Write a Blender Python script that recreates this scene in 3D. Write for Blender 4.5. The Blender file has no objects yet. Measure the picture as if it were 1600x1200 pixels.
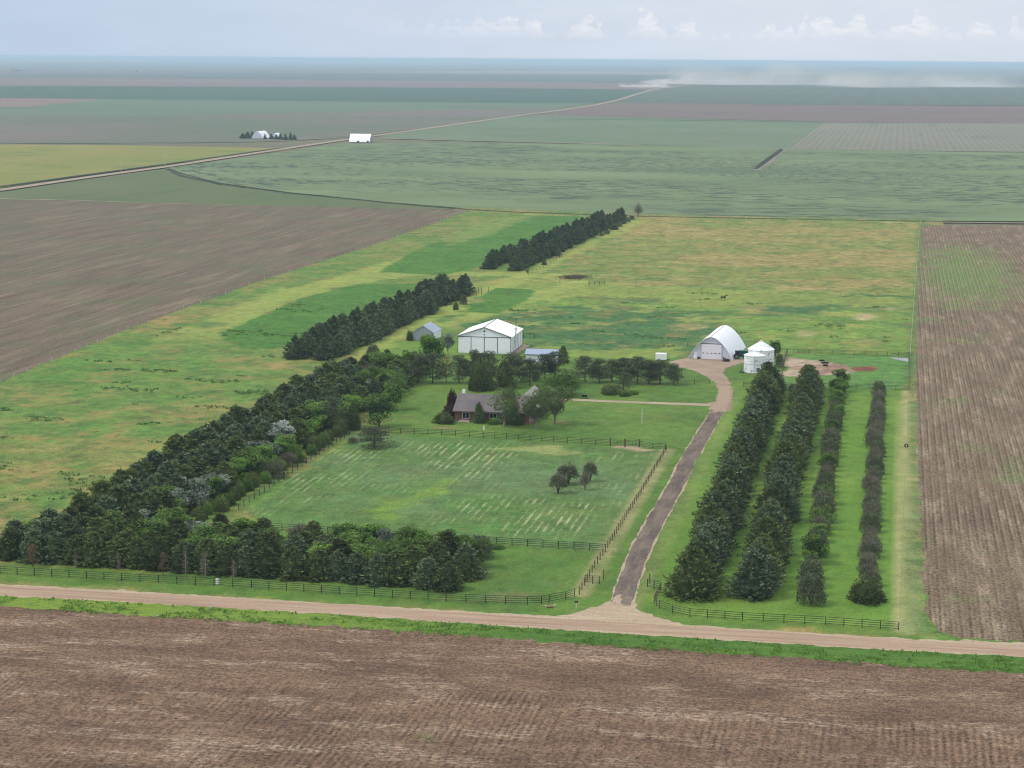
import bpy, math, random
import numpy as np
from mathutils import Vector, Matrix
rng = np.random.default_rng(7); random.seed(7)
S = bpy.context.scene; COL = S.collection
# ------------------------------------------------------------------ camera model
H = 85.0; F = 3235.0; Y0 = 92.0; ROLL = 0.0069
pitch = math.atan((600-Y0)/F); yaw = math.atan((1405-800)/math.hypot(F, 600-Y0))
fwd = Vector((-math.sin(yaw)*math.cos(pitch), math.cos(yaw)*math.cos(pitch), -math.sin(pitch)))
rt0 = Vector((math.cos(yaw), math.sin(yaw), 0)); up0 = rt0.cross(fwd)
rt = rt0*math.cos(ROLL)+up0*math.sin(ROLL); up = up0*math.cos(ROLL)-rt0*math.sin(ROLL)
def G(px, py, z=0.0):
    d = fwd*F+rt*(px-800)+up*(600-py); t = (H-z)/-d.z
    return (d.x*t, d.y*t)
def W(pts): return [G(*p) for p in pts]
def pxm(x, y): return F/((Vector((x, y, 0))-Vector((0, 0, H))).dot(fwd))   # photo pixels per metre
cam = bpy.data.cameras.new('camera'); co = bpy.data.objects.new('camera', cam); COL.objects.link(co)
cam.sensor_width = 36; cam.lens = F/1600*36; cam.clip_start = 1; cam.clip_end = 200000
m = Matrix((( rt.x, up.x, -fwd.x, 0), (rt.y, up.y, -fwd.y, 0), (rt.z, up.z, -fwd.z, H), (0, 0, 0, 1)))
co.matrix_world = m; S.camera = co
# ------------------------------------------------------------------ helpers
def lin(c): c /= 255.0; return c/12.92 if c <= .04045 else ((c+.055)/1.055)**2.4
def C(r, g, b, k=.88): return (lin(r)*k, lin(g)*k, lin(b)*k)
def tag(o, label=None, cat=None, group=None, kind=None):
    if label: o['label'] = label
    if cat: o['category'] = cat
    if group: o['group'] = group
    if kind: o['kind'] = kind
    return o
def link(name, me, parent=None):
    o = bpy.data.objects.new(name, me); COL.objects.link(o)
    if parent is not None: o.parent = parent
    return o
def empty(name, loc, rz=0):
    o = bpy.data.objects.new(name, None); COL.objects.link(o); o.location = loc; o.rotation_euler = (0, 0, rz)
    o.empty_display_size = .5; return o
def mesh_np(name, v, f, mat=None, attrs=None, smooth=False):
    """v (n,3); f (m,k) equal-size faces"""
    v = np.asarray(v, np.float32); f = np.asarray(f, np.int32); me = bpy.data.meshes.new(name)
    n, k = f.shape
    me.vertices.add(len(v)); me.vertices.foreach_set('co', v.ravel())
    me.loops.add(n*k); me.loops.foreach_set('vertex_index', f.ravel())
    me.polygons.add(n); me.polygons.foreach_set('loop_start', np.arange(0, n*k, k, dtype=np.int32))
    try: me.polygons.foreach_set('loop_total', np.full(n, k, np.int32))
    except Exception: pass
    me.update(calc_edges=True)
    for an, (t, a) in (attrs or {}).items():
        at = me.attributes.new(an, t, 'POINT')
        at.data.foreach_set('color' if t == 'FLOAT_COLOR' else 'value', np.asarray(a, np.float32).ravel())
    if mat: me.materials.append(mat)
    if smooth: me.polygons.foreach_set('use_smooth', np.ones(n, bool))
    return me
class MB:
    def __init__(s): s.v = []; s.f = []
    def add(s, v, f): b = len(s.v); s.v += [tuple(p) for p in v]; s.f += [tuple(b+i for i in q) for q in f]; return s
    def box(s, x0, x1, y0, y1, z0, z1):
        return s.add([(x0,y0,z0),(x1,y0,z0),(x1,y1,z0),(x0,y1,z0),(x0,y0,z1),(x1,y0,z1),(x1,y1,z1),(x0,y1,z1)],
                     [(0,3,2,1),(4,5,6,7),(0,1,5,4),(1,2,6,5),(2,3,7,6),(3,0,4,7)])
    def prism(s, prof, y0, y1):      # closed profile in x,z extruded along y
        n = len(prof)
        return s.add([(x, y0, z) for x, z in prof]+[(x, y1, z) for x, z in prof],
                     [tuple(range(n)), tuple(range(2*n-1, n-1, -1))]+[(i, i+n, (i+1) % n+n, (i+1) % n) for i in range(n)])
    def prismx(s, prof, x0, x1):     # closed profile in y,z extruded along x
        n = len(prof)
        return s.add([(x0, y, z) for y, z in prof]+[(x1, y, z) for y, z in prof],
                     [tuple(range(n)), tuple(range(2*n-1, n-1, -1))]+[(i, i+n, (i+1) % n+n, (i+1) % n) for i in range(n)])
    def tube(s, a, b, r0, r1=None, n=6):
        r1 = r0 if r1 is None else r1; a = Vector(a); b = Vector(b); d = (b-a).normalized()
        u = d.cross(Vector((0, 0, 1)) if abs(d.z) < .9 else Vector((1, 0, 0))).normalized(); w = d.cross(u)
        v = [p+(u*math.cos(2*math.pi*i/n)+w*math.sin(2*math.pi*i/n))*r for p, r in ((a, r0), (b, r1)) for i in range(n)]
        return s.add(v, [(i, (i+1) % n, (i+1) % n+n, i+n) for i in range(n)]+[tuple(range(n-1, -1, -1)), tuple(range(n, 2*n))])
    def lathe(s, prof, n=32, cx=0, cy=0):   # prof list of (r,z)
        v = [(cx+r*math.cos(2*math.pi*i/n), cy+r*math.sin(2*math.pi*i/n), z) for r, z in prof for i in range(n)]
        return s.add(v, [(j*n+i, j*n+(i+1) % n, (j+1)*n+(i+1) % n, (j+1)*n+i) for j in range(len(prof)-1) for i in range(n)])
    def mesh(s, name, mat):
        me = bpy.data.meshes.new(name); me.from_pydata(s.v, [], s.f); me.materials.append(mat); me.update(); return me
    def build(s, name, mat, parent=None, smooth=False):
        me = s.mesh(name, mat)
        if smooth: me.polygons.foreach_set('use_smooth', np.ones(len(me.polygons), bool))
        return link(name, me, parent)
# ------------------------------------------------------------------ material helpers
class NT:
    def __init__(s, name):
        s.m = bpy.data.materials.new(name); s.m.use_nodes = True; s.t = s.m.node_tree; s.b = s.t.nodes['Principled BSDF']
        s.b.inputs['Roughness'].default_value = .9; s.b.inputs['Specular IOR Level'].default_value = .15
        s._c = None
    def n(s, typ, **k):
        nd = s.t.nodes.new(typ)
        for a, b in k.items(): setattr(nd, a, b)
        return nd
    def l(s, a, b): s.t.links.new(a, b)
    def put(s, inp, v):
        if isinstance(v, (int, float)): inp.default_value = v
        elif isinstance(v, tuple): inp.default_value = (*v, 1) if len(v) == 3 and len(inp.default_value) == 4 else v
        else: s.l(v, inp)
    def coord(s):
        if s._c is None: s._c = s.n('ShaderNodeTexCoord').outputs['Object']
        return s._c
    def math(s, op, a, b=0.0, c=None, clamp=False):
        nd = s.n('ShaderNodeMath', operation=op, use_clamp=clamp); s.put(nd.inputs[0], a); s.put(nd.inputs[1], b)
        if c is not None: s.put(nd.inputs[2], c)
        return nd.outputs[0]
    def noise(s, sx, sy=None, detail=3, rough=.6, rot=0, off=0):
        """scale in 1/metres per axis"""
        mp = s.n('ShaderNodeMapping'); mp.inputs['Rotation'].default_value = (0, 0, rot)
        mp.inputs['Scale'].default_value = (1, 1, 1)
        s.l(s.coord(), mp.inputs[0]); v = mp.outputs[0]
        m2 = s.n('ShaderNodeMapping'); m2.inputs['Scale'].default_value = (sx, sy if sy else sx, sx)
        m2.inputs['Location'].default_value = (off, off*.7, 0); s.l(v, m2.inputs[0])
        nz = s.n('ShaderNodeTexNoise'); nz.inputs['Scale'].default_value = 1; nz.inputs['Detail'].default_value = detail
        nz.inputs['Roughness'].default_value = rough; s.l(m2.outputs[0], nz.inputs['Vector']); return nz.outputs[0]
    def ramp(s, v, lo, hi, a=0.0, b=1.0):
        nd = s.n('ShaderNodeMapRange'); s.put(nd.inputs[0], v); nd.inputs[1].default_value = lo; nd.inputs[2].default_value = hi
        nd.inputs[3].default_value = a; nd.inputs[4].default_value = b; return nd.outputs[0]
    def mix(s, f, a, b, mode='MIX'):
        nd = s.n('ShaderNodeMix', data_type='RGBA', blend_type=mode); s.put(nd.inputs[0], f); s.put(nd.inputs[6], a); s.put(nd.inputs[7], b)
        return nd.outputs[2]
    def scale(s, col, f):
        nd = s.n('ShaderNodeVectorMath', operation='SCALE'); s.put(nd.inputs[0], col); s.put(nd.inputs[3], f); return nd.outputs[0]
    def rows(s, period, rot=0, sharp=1.0):
        """0..1 stripes running along local y (rot=0: lines run north-south)"""
        mp = s.n('ShaderNodeMapping'); mp.inputs['Rotation'].default_value = (0, 0, rot); s.l(s.coord(), mp.inputs[0])
        sp = s.n('ShaderNodeSeparateXYZ'); s.l(mp.outputs[0], sp.inputs[0])
        w = s.math('SINE', s.math('MULTIPLY', sp.outputs[0], 2*math.pi/period))
        return s.ramp(w, -1, 1)
    def color(s, c): s.put(s.b.inputs['Base Color'], c); return s.m
def plain(name, col, rough=.6, var=.12, vs=1.5, metal=0):
    t = NT(name); nz = t.noise(vs, detail=4); t.color(t.scale(col, t.ramp(nz, .25, .75, 1-var, 1+var)))
    t.b.inputs['Roughness'].default_value = rough; t.b.inputs['Metallic'].default_value = metal; t.b.inputs['Specular IOR Level'].default_value = .3
    return t.m
# ------------------------------------------------------------------ world, sun
SUN = Vector((-.55, -.28, .79)).normalized()
w = bpy.data.worlds.new('World'); S.world = w; w.use_nodes = True; nt = w.node_tree; nt.nodes.clear()
class WT(NT):
    def __init__(s): s.t = nt; s._c = None
T = WT(); out = T.n('ShaderNodeOutputWorld'); bg = T.n('ShaderNodeBackground'); T.l(bg.outputs[0], out.inputs[0])
sky = T.n('ShaderNodeTexSky', sky_type='NISHITA', sun_disc=False, sun_elevation=math.asin(SUN.z), sun_rotation=math.atan2(SUN.x, SUN.y))
sky.dust_density = 2.5; sky.air_density = 1.2
tc = T.n('ShaderNodeTexCoord').outputs['Generated']; sp = T.n('ShaderNodeSeparateXYZ'); T.l(tc, sp.inputs[0])
el = T.math('MULTIPLY', T.math('ARCSINE', sp.outputs[2]), 180/math.pi)
az = T.math('MULTIPLY', T.math('ARCTAN2', sp.outputs[0], sp.outputs[1]), 180/math.pi)   # degrees east of north; view centre about -10.5
cb = T.n('ShaderNodeCombineXYZ'); T.l(az, cb.inputs[0]); T.l(el, cb.inputs[1])
def wn(sx, sy, detail=5, rough=.55, off=0):
    mp = T.n('ShaderNodeMapping'); mp.inputs['Scale'].default_value = (sx, sy, 1); mp.inputs['Location'].default_value = (off, off*.3, 0); T.l(cb.outputs[0], mp.inputs[0])
    nz = T.n('ShaderNodeTexNoise'); nz.inputs['Scale'].default_value = 1; nz.inputs['Detail'].default_value = detail; nz.inputs['Roughness'].default_value = rough
    T.l(mp.outputs[0], nz.inputs['Vector']); return nz.outputs[0]
nish = T.scale(sky.outputs[0], .1)
# thin overcast deck: bluer and darker in the west (left), paler in the east
ew = T.ramp(az, -26, -4)
deck = T.mix(ew, C(182, 200, 224, .96), C(212, 221, 234, .94))
deck = T.scale(deck, T.ramp(wn(.3, 1.2, 4), .3, .7, .975, 1.03))
deck = T.mix(T.ramp(el, 3, 25), deck, (.95, .96, .97))
col = T.mix(.93, nish, deck)
# wispy pale layer high in the picture and cumulus heads on the eastern horizon
wisp = T.math('MULTIPLY', T.ramp(wn(.5, 2.2, 5, .6, 3), .45, .7), T.math('MULTIPLY', T.ramp(az, -18, -10), T.ramp(el, .5, 1.3)))
col = T.mix(T.math('MULTIPLY', wisp, .55), col, C(222, 228, 236, .85))
head = T.math('ADD', T.math('MULTIPLY', wn(1.1, .6, 2, .5, 11), 1.25), T.math('MULTIPLY', wn(4.5, 4.5, 5, .62, 5), .55))
top = T.ramp(head, .70, 1.16, .50, 1.45)
cum = T.math('MULTIPLY', T.ramp(T.math('SUBTRACT', top, el), -.02, .09), T.ramp(el, .52, .85))
cum = T.math('MULTIPLY', cum, T.math('MULTIPLY', T.ramp(az, -15, -9), T.ramp(wn(2.6, 6.5, 5, .6, 8), .30, .62)))
col = T.mix(T.math('MULTIPLY', cum, .66), col, C(240, 238, 240, .92))
T.l(col, bg.inputs[0]); bg.inputs[1].default_value = 1.0
sl = bpy.data.lights.new('sun', 'SUN'); sl.energy = 1.5; sl.angle = math.radians(10); sl.color = (1, .96, .9)
so = bpy.data.objects.new('sun', sl); COL.objects.link(so); so.location = SUN*300; so.rotation_euler = SUN.to_track_quat('Z', 'Y').to_euler()
S.view_settings.view_transform = 'Standard'; S.view_settings.look = 'None'; S.view_settings.exposure = .22; S.view_settings.gamma = 1
S.cycles.max_bounces = 5; S.cycles.diffuse_bounces = 3; S.cycles.volume_bounces = 1; S.cycles.use_denoising = True; S.cycles.filter_width = 1.1; S.cycles.transparent_max_bounces = 8
S.cycles.use_adaptive_sampling = True; S.cycles.adaptive_threshold = .02
# ------------------------------------------------------------------ numpy noise
def vnoise(x, y, sx, sy, seed):
    r = np.random.default_rng(seed); T_ = r.random((256, 256)).astype(np.float32)
    u = x/sx+1000.3; v = y/sy+1000.7; i = np.floor(u).astype(int); j = np.floor(v).astype(int); fu = u-i; fv = v-j
    fu = fu*fu*(3-2*fu); fv = fv*fv*(3-2*fv); g = lambda a, b: T_[a % 256, b % 256]
    return (g(i, j)*(1-fu)+g(i+1, j)*fu)*(1-fv)+(g(i, j+1)*(1-fu)+g(i+1, j+1)*fu)*fv
def fbm(x, y, sx, sy, seed, n=4):
    s = 0; a = 1; t = 0
    for k in range(n): s = s+a*vnoise(x, y, sx/2**k, sy/2**k, seed+k); t += a; a *= .55
    return s/t
def sdist(x, y, poly):
    """signed distance to polygon, positive inside"""
    P = np.array(poly, float); inside = np.zeros(x.shape, bool); dm = np.full(x.shape, 1e18)
    for k in range(len(P)):
        x1, y1 = P[k]; x2, y2 = P[(k+1) % len(P)]; dx, dy = x2-x1, y2-y1; L = dx*dx+dy*dy+1e-9
        t = np.clip(((x-x1)*dx+(y-y1)*dy)/L, 0, 1); dm = np.minimum(dm, (x-x1-t*dx)**2+(y-y1-t*dy)**2)
        c = ((y1 > y) != (y2 > y)) & (x < dx*(y-y1)/(dy if dy else 1e-9)+x1); inside ^= c
    return np.sqrt(dm)*np.where(inside, 1, -1)
# ------------------------------------------------------------------ farm ground (one fine grid; cover type as real cover colour per vertex)
X0, X1, YA, YB, ST = -560, 130, 225, 1215, 1.5
gx = np.arange(X0, X1+.1, ST); gy = np.arange(YA, YB+.1, ST); XX, YY = np.meshgrid(gx, gy); nx, ny = len(gx), len(gy)
wx = XX+(fbm(XX, YY, 9, 9, 5)-.5)*7; wy = YY+(fbm(XX, YY, 9, 9, 15)-.5)*9
NB = fbm(XX, YY, 5, 6, 77, 3); rgb = np.zeros((ny, nx, 3)); det = np.zeros((ny, nx, 4)); det[..., 0] = .8
def blend(mask, col, d=None):
    m3 = mask[..., None]; rgb[:] = rgb*(1-m3)+np.array(col)*m3
    if d is not None: det[..., :len(d)] = det[..., :len(d)]*(1-m3)+np.array(d)*m3
def area(pts, feather=2.0, warp=True, grow=0):
    sd = sdist(wx if warp else XX, wy if warp else YY, W(pts))+grow; sd = sd+(NB-.5)*min(feather, 5)*2.6; return np.clip(sd/(feather*.55)+.5, 0, 1)
def sm(v, a, b): t = np.clip((v-a)/(b-a), 0, 1); return t*t*(3-2*t)
# west pasture everywhere first
n1 = fbm(XX, YY, 55, 40, 31, 5); n2 = fbm(XX, YY, 22, 20, 41, 4); n3 = fbm(XX, YY, 9, 12, 51, 4); n4 = fbm(XX, YY, 90, 90, 61, 3)
rgb[:] = C(94, 128, 58)
blend(sm(n1, .42, .62)*.8, C(126, 130, 72)); blend(sm(n2, .48, .64)*.85, C(152, 132, 84)); blend(sm(n3, .50, .68)*.6, C(82, 118, 50))
blend(sm(n2*n4, .36, .46)*.8, C(76, 128, 50))
det[..., 2] = .8
# north-east orange pasture and mid pasture
ne = [(880, 425), (1010, 336), (1438, 347), (1428, 462), (1230, 458), (1050, 452), (900, 446)]
a = area(ne, 5); blend(a, C(116, 130, 66), (1, 0, .8)); blend(a*sm(n1, .40, .60)*.85, C(150, 136, 84)); blend(a*sm(n3, .5, .66)*.5, C(162, 148, 96)); blend(a*sm(n2, .58, .7)*.5, C(98, 126, 60))
mid = [(690, 480), (760, 455), (860, 440), (1428, 462), (1422, 556), (1215, 551), (1165, 545), (1070, 560), (900, 568), (820, 540), (700, 505)]
a = area(mid, 4); blend(a, C(104, 136, 60), (1, 0, .5)); blend(a*sm(fbm(XX, YY, 60, 45, 71, 4), .47, .60), C(60, 104, 58), (1, 0, .7)); blend(a*sm(n3, .56, .72)*.7, C(146, 158, 78))
blend(area([(690, 440), (870, 436), (1100, 452), (1428, 466), (1428, 478), (1080, 478), (900, 462), (760, 456)], 5)*.7, C(132, 146, 70), (.8, 0, .3))
blend(area([(880, 548), (1060, 545), (1060, 562), (900, 572), (870, 562)], 4)*.8, C(126, 148, 64), (.7, 0, .2))
# mown yellow-green track across west pasture
for tr, wd in (([(0, 640), (300, 530), (345, 505), (430, 468), (520, 442), (650, 425), (870, 432)], 9), ([(520, 440), (640, 405), (745, 362), (830, 335)], 6), ([(700, 508), (820, 470), (900, 440)], 5), ([(560, 560), (640, 512), (735, 468), (800, 440), (1000, 345)], 4)):
    p = W(tr); sd = np.full(XX.shape, 1e9)
    for k in range(len(p)-1):
        (x1, y1), (x2, y2) = p[k], p[k+1]; dx, dy = x2-x1, y2-y1; t = np.clip(((wx-x1)*dx+(wy-y1)*dy)/(dx*dx+dy*dy), 0, 1)
        sd = np.minimum(sd, np.hypot(wx-x1-t*dx, wy-y1-t*dy))
    fade = sm(YY, 560, 640) if tr[0][0] == 0 else 1
    blend(np.clip((wd+(NB-.5)*10-sd)/2+.5, 0, 1)*.7*fade, C(148, 160, 80), (.5, 0, .1))
# lush green hay patches
for pl in ([(345, 520), (400, 497), (470, 466), (560, 444), (640, 443), (690, 446), (560, 505), (440, 545), (380, 545), (350, 532)],
           [(592, 425), (640, 395), (720, 362), (800, 336), (905, 338), (925, 345), (880, 372), (800, 400), (742, 420), (690, 430)],
           [(735, 470), (775, 450), (835, 452), (825, 470), (780, 490), (730, 487)]):
    a = area(pl, 1.2, False); blend(a, C(66, 114, 42), (.75, 0, .1)); blend(a*sm(n2, .45, .7)*.4, C(84, 128, 52))
blend(area([(690, 375), (745, 352), (800, 338), (830, 337), (770, 365), (700, 385)], 6)*.5, C(140, 150, 85))
# yard lawn
lawn = [(600, 672), (640, 600), (600, 560), (640, 520), (715, 520), (900, 560), (1060, 560), (1170, 560), (1225, 552), (1422, 557), (1425, 985), (1460, 1000), (1300, 993), (1066, 976), (985, 955), (930, 955), (860, 963), (533, 944), (0, 911), (-60, 900), (-60, 880), (300, 895), (550, 690)]
a = area(lawn, 2); blend(a, C(84, 118, 48), (.55, 0, .12)); blend(a*sm(n2, .42, .66)*.55, C(102, 132, 58)); blend(a*sm(n3, .5, .7)*.4, C(66, 104, 50))
blend(area([(630, 530), (720, 540), (720, 555), (830, 565), (800, 572), (640, 568), (600, 575), (560, 575)], 4)*.7, C(108, 142, 58), (.5, 0, .1))
# strip under the four shelter rows: brighter mown grass
a = area([(1012, 925), (1095, 700), (1150, 610), (1420, 612), (1410, 985), (1080, 966), (1030, 952)], 2); blend(a, C(96, 134, 50), (.45, .05, 0)); blend(a*sm(n2, .45, .7)*.6, C(114, 142, 62)); blend(a*sm(n3, .55, .75)*.3, C(84, 122, 52))
# corral: grass, bare clay, reddish dirt
a = area([(1228, 553), (1420, 558), (1420, 610), (1218, 603)], 1); blend(a, C(84, 128, 62), (.8, 0, .2))
a = area([(1228, 560), (1270, 562), (1305, 568), (1330, 582), (1300, 588), (1240, 588), (1220, 590)], 2); blend(a, C(172, 154, 134), (.9, 0, 0)); blend(a*sm(n3, .45, .65), C(146, 118, 102))
blend(area([(1332, 574), (1350, 571), (1368, 574), (1372, 577), (1350, 580), (1332, 580)], 1.0), C(138, 94, 70), (.8, 0, 0))
# paddock drilled in rows
pad = [(390, 800), (545, 690), (560, 676), (800, 688), (1040, 704), (946, 862), (780, 851), (640, 842), (470, 832)]
a = area(pad, 1.5); blend(a, C(84, 116, 60), (.75, 0, .12)); blend(a*sm(n1, .4, .6)*.6, C(96, 122, 84)); blend(a*sm(n2, .55, .7)*.5, C(70, 118, 48))
st = np.zeros(XX.shape)
for pl in ([(640, 690), (840, 697), (800, 712), (745, 760), (640, 762), (650, 722)], [(700, 780), (790, 778), (760, 815), (690, 812)], [(830, 780), (945, 790), (905, 838), (800, 835), (815, 800)],
           [(950, 708), (1035, 712), (1000, 745), (960, 765), (930, 745)], [(500, 700), (600, 700), (560, 760), (470, 790), (410, 800)], [(590, 760), (640, 762), (610, 775), (580, 772)]):
    st = np.maximum(st, area(pl, 14))
det[..., 1] = np.maximum(det[..., 1], st*sm(n3+.25*n2, .44, .68)*1.1)
blend(area([(560, 800), (640, 770), (720, 745), (700, 765), (620, 800), (570, 815)], 4)*.7, C(112, 146, 52)); blend(area([(760, 700), (860, 698), (900, 706), (840, 710)], 3)*.6, C(160, 165, 100))
blend(area([(955, 697), (1015, 702), (1010, 706), (955, 701)], .6), C(165, 150, 120), (.5, 0, 0))
# dry straw line under the drive-side fence and the east fence track
for ln, wd, c, s_ in (([(1042, 703), (946, 862), (905, 930)], 1.6, C(158, 152, 108), .75), ([(1418, 985), (1420, 830), (1421, 640), (1424, 612)], 2.2, C(176, 164, 118), .8), ([(1428, 985), (1431, 700), (1432, 560), (1441, 352)], 1.8, C(92, 120, 70), .8), ([(1408, 985), (1414, 620)], 1.0, C(150, 158, 100), .6), ([(985, 960), (1012, 900), (1150, 620)], .8, C(150, 148, 100), .4)):
    p = W(ln); sd = np.full(XX.shape, 1e9)
    for k in range(len(p)-1):
        (x1, y1), (x2, y2) = p[k], p[k+1]; dx, dy = x2-x1, y2-y1; t = np.clip(((XX-x1)*dx+(YY-y1)*dy)/(dx*dx+dy*dy), 0, 1)
        sd = np.minimum(sd, np.hypot(XX-x1-t*dx, YY-y1-t*dy))
    blend(np.clip((wd-sd)/1.2+.5, 0, 1)*s_*(.6+.8*(n3 > .4)*.5), c)
# named dry / worn spots (ellipse px,py,rx,ry,colour,strength)
for (ex, ey, rx, ry, c, s_) in [(1352, 495, 18, 6, C(186, 168, 130), .95), (1388, 482, 16, 3, C(176, 164, 124), .8), (1262, 499, 12, 3, C(160, 146, 104), .6), (1258, 521, 18, 6, C(170, 154, 114), .7),
        (1075, 511, 32, 6, C(170, 150, 100), .8), (1180, 482, 28, 4, C(150, 140, 90), .6), (1350, 535, 40, 6, C(160, 158, 90), .6), (895, 432, 20, 3.5, C(84, 70, 66), .9), (740, 470, 14, 5, C(160, 150, 96), .6),
        (700, 668, 14, 4, C(140, 118, 80), .7), (890, 659, 16, 5, C(140, 132, 76), .5), (640, 650, 12, 4, C(130, 130, 80), .4), (975, 641, 24, 5, C(128, 130, 70), .4), (790, 930, 45, 8, C(118, 116, 82), .5),
        (850, 915, 30, 7, C(104, 122, 72), .5), (1140, 566, 8, 2, C(150, 140, 100), .6), (1010, 600, 30, 3, C(112, 118, 70), .5), (300, 505, 22, 8, C(70, 112, 52), .7), (330, 508, 28, 7, C(60, 100, 50), .7),
        (95, 590, 60, 9, C(70, 118, 48), .5), (225, 655, 28, 5, C(62, 96, 50), .7), (240, 700, 30, 6, C(120, 140, 60), .5), (110, 680, 40, 8, C(64, 100, 50), .5), (40, 800, 50, 7, C(66, 116, 42), .7), (60, 560, 30, 5, C(96, 130, 60), .4),
        (980, 470, 60, 5, C(70, 112, 64), .6), (1010, 515, 60, 8, C(64, 110, 62), .7), (900, 500, 50, 12, C(62, 112, 56), .6), (1120, 530, 40, 8, C(74, 120, 58), .4), (930, 465, 30, 3, C(84, 104, 60), .8), (1010, 468, 25, 4, C(86, 100, 62), .7)]:
    cx, cy = G(ex, ey); x2, y2 = G(ex+rx, ey); x3, y3 = G(ex, ey-ry); ra = math.hypot(x2-cx, y2-cy); rb = abs(y3-cy)
    q = ((wx-cx)/ra)**2+((wy-cy)/rb)**2; blend(np.clip(1.3-q, 0, 1)*s_*(.55+.9*np.clip(n3-.15, 0, .5)), c)
V = np.stack([XX, YY, np.zeros_like(XX)], -1).reshape(-1, 3)
idx = np.arange(nx*ny).reshape(ny, nx); FQ = np.stack([idx[:-1, :-1], idx[:-1, 1:], idx[1:, 1:], idx[1:, :-1]], -1)
# keep only cells inside the farm outline
outline = W([(-140, 1300), (-140, 668), (0, 596), (400, 440), (737, 326), (1000, 337), (1445, 345), (1445, 350), (1434, 520), (1440, 900), (1455, 1000), (1640, 1012), (1700, 1300)])
keep = sdist(XX, YY, outline) > -9; kc = keep[:-1, :-1]; FQ = FQ[kc]
used = np.zeros(nx*ny, bool); used[FQ.ravel()] = True; rem = np.cumsum(used)-1
t = NT('farm_grass'); ca = t.n('ShaderNodeAttribute', attribute_name='Cover').outputs['Color']
da = t.n('ShaderNodeAttribute', attribute_name='Detail'); ds = t.n('ShaderNodeSeparateColor'); t.l(da.outputs['Color'], ds.inputs[0])
f1 = t.noise(1.6, detail=4, rough=.7); f2 = t.noise(.33, .22, detail=5, rough=.65, off=4); f3 = t.noise(.09, .07, detail=4, off=9)
f0 = t.noise(3.4, 2.0, 3, .75, off=2)
k = t.math('ADD', t.math('ADD', t.math('MULTIPLY', t.math('SUBTRACT', f1, .5), 1.8), t.math('MULTIPLY', t.math('SUBTRACT', f0, .5), 1.7)), t.math('ADD', t.math('MULTIPLY', t.math('SUBTRACT', f2, .5), 1.5), t.math('MULTIPLY', t.math('SUBTRACT', f3, .5), .8)))
k = t.math('ADD', t.math('MULTIPLY', k, t.math('MULTIPLY', ds.outputs[0], 1.4)), 1.0)
c = t.scale(ca, t.math('MAXIMUM', k, .25))
c = t.mix(t.math('MULTIPLY', t.ramp(t.noise(.5, .35, 5, .7, off=20), .52, .70), t.math('MULTIPLY', ds.outputs[0], .5)), c, C(156, 150, 88))
c = t.mix(t.math('MULTIPLY', t.ramp(t.noise(.07, .055, 6, .72, off=41), .50, .62), t.math('MULTIPLY', ds.outputs[2], .8), clamp=True), c, C(150, 132, 78))
c = t.mix(t.math('MULTIPLY', t.ramp(t.noise(.11, .09, 6, .72, off=57), .52, .62), t.math('MULTIPLY', ds.outputs[2], .9), clamp=True), c, C(70, 108, 50))
c = t.mix(t.math('MULTIPLY', t.ramp(t.noise(.22, .16, 5, .7, off=33), .58, .68), ds.outputs[2]), c, C(52, 84, 44))
# drill rows: broken pale straw lines running north-south
rw = t.ramp(t.math('ADD', t.rows(1.5), t.math('MULTIPLY', t.math('SUBTRACT', f1, .5), 1.6)), .55, .92); rw = t.math('MULTIPLY', rw, t.ramp(t.noise(.45, .13, 5, .68, off=7), .44, .60))
c = t.mix(t.math('MULTIPLY', t.math('MULTIPLY', rw, ds.outputs[1]), .85, clamp=True), c, C(170, 176, 132))
t.color(c); GRASS = t.m
me = mesh_np('ground', V[used], rem[FQ], GRASS, {'Cover': ('FLOAT_COLOR', np.concatenate([rgb, np.ones((ny, nx, 1))], -1).reshape(-1, 4)[used]), 'Detail': ('FLOAT_COLOR', np.concatenate([det[..., :3], np.ones((ny, nx, 1))], -1).reshape(-1, 4)[used])})
tag(link('grass_ground', me), 'green and straw coloured farm grass around the yard and pastures', 'ground', kind='structure')
# ------------------------------------------------------------------ field sheets
def dens(pts, jit, step, seed, closed=True):
    """resample polygon edges and jitter them for uneven natural borders"""
    r = random.Random(seed); o = []
    n = len(pts)
    for i in range(n if closed else n-1):
        a, b = Vector(pts[i]), Vector(pts[(i+1) % n]); L = (b-a).length; m_ = max(1, min(400, int(L/step))); nn = (b-a).normalized(); pp = Vector((-nn.y, nn.x))
        for q in range(m_): o.append(tuple(a+(b-a)*(q/m_)+pp*(r.gauss(0, jit) if q else 0)))
    return o
def sheet(name, pts, z, mat, label, jit=0, step=50, seed=1, cat='field'):
    w_ = W(pts); w_ = dens(w_, jit, step, seed) if jit else w_
    from mathutils.geometry import tessellate_polygon
    v = [(x, y, z) for x, y in w_]; tri = tessellate_polygon([[Vector(p) for p in v]])
    tri = [tuple(q) if ((Vector(v[q[1]])-Vector(v[q[0]])).cross(Vector(v[q[2]])-Vector(v[q[0]]))).z > 0 else tuple(reversed(q)) for q in tri]
    me = bpy.data.meshes.new(name); me.from_pydata(v, [], tri); me.materials.append(mat); me.update()
    return tag(link(name, me), label, cat, kind='structure')
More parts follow.
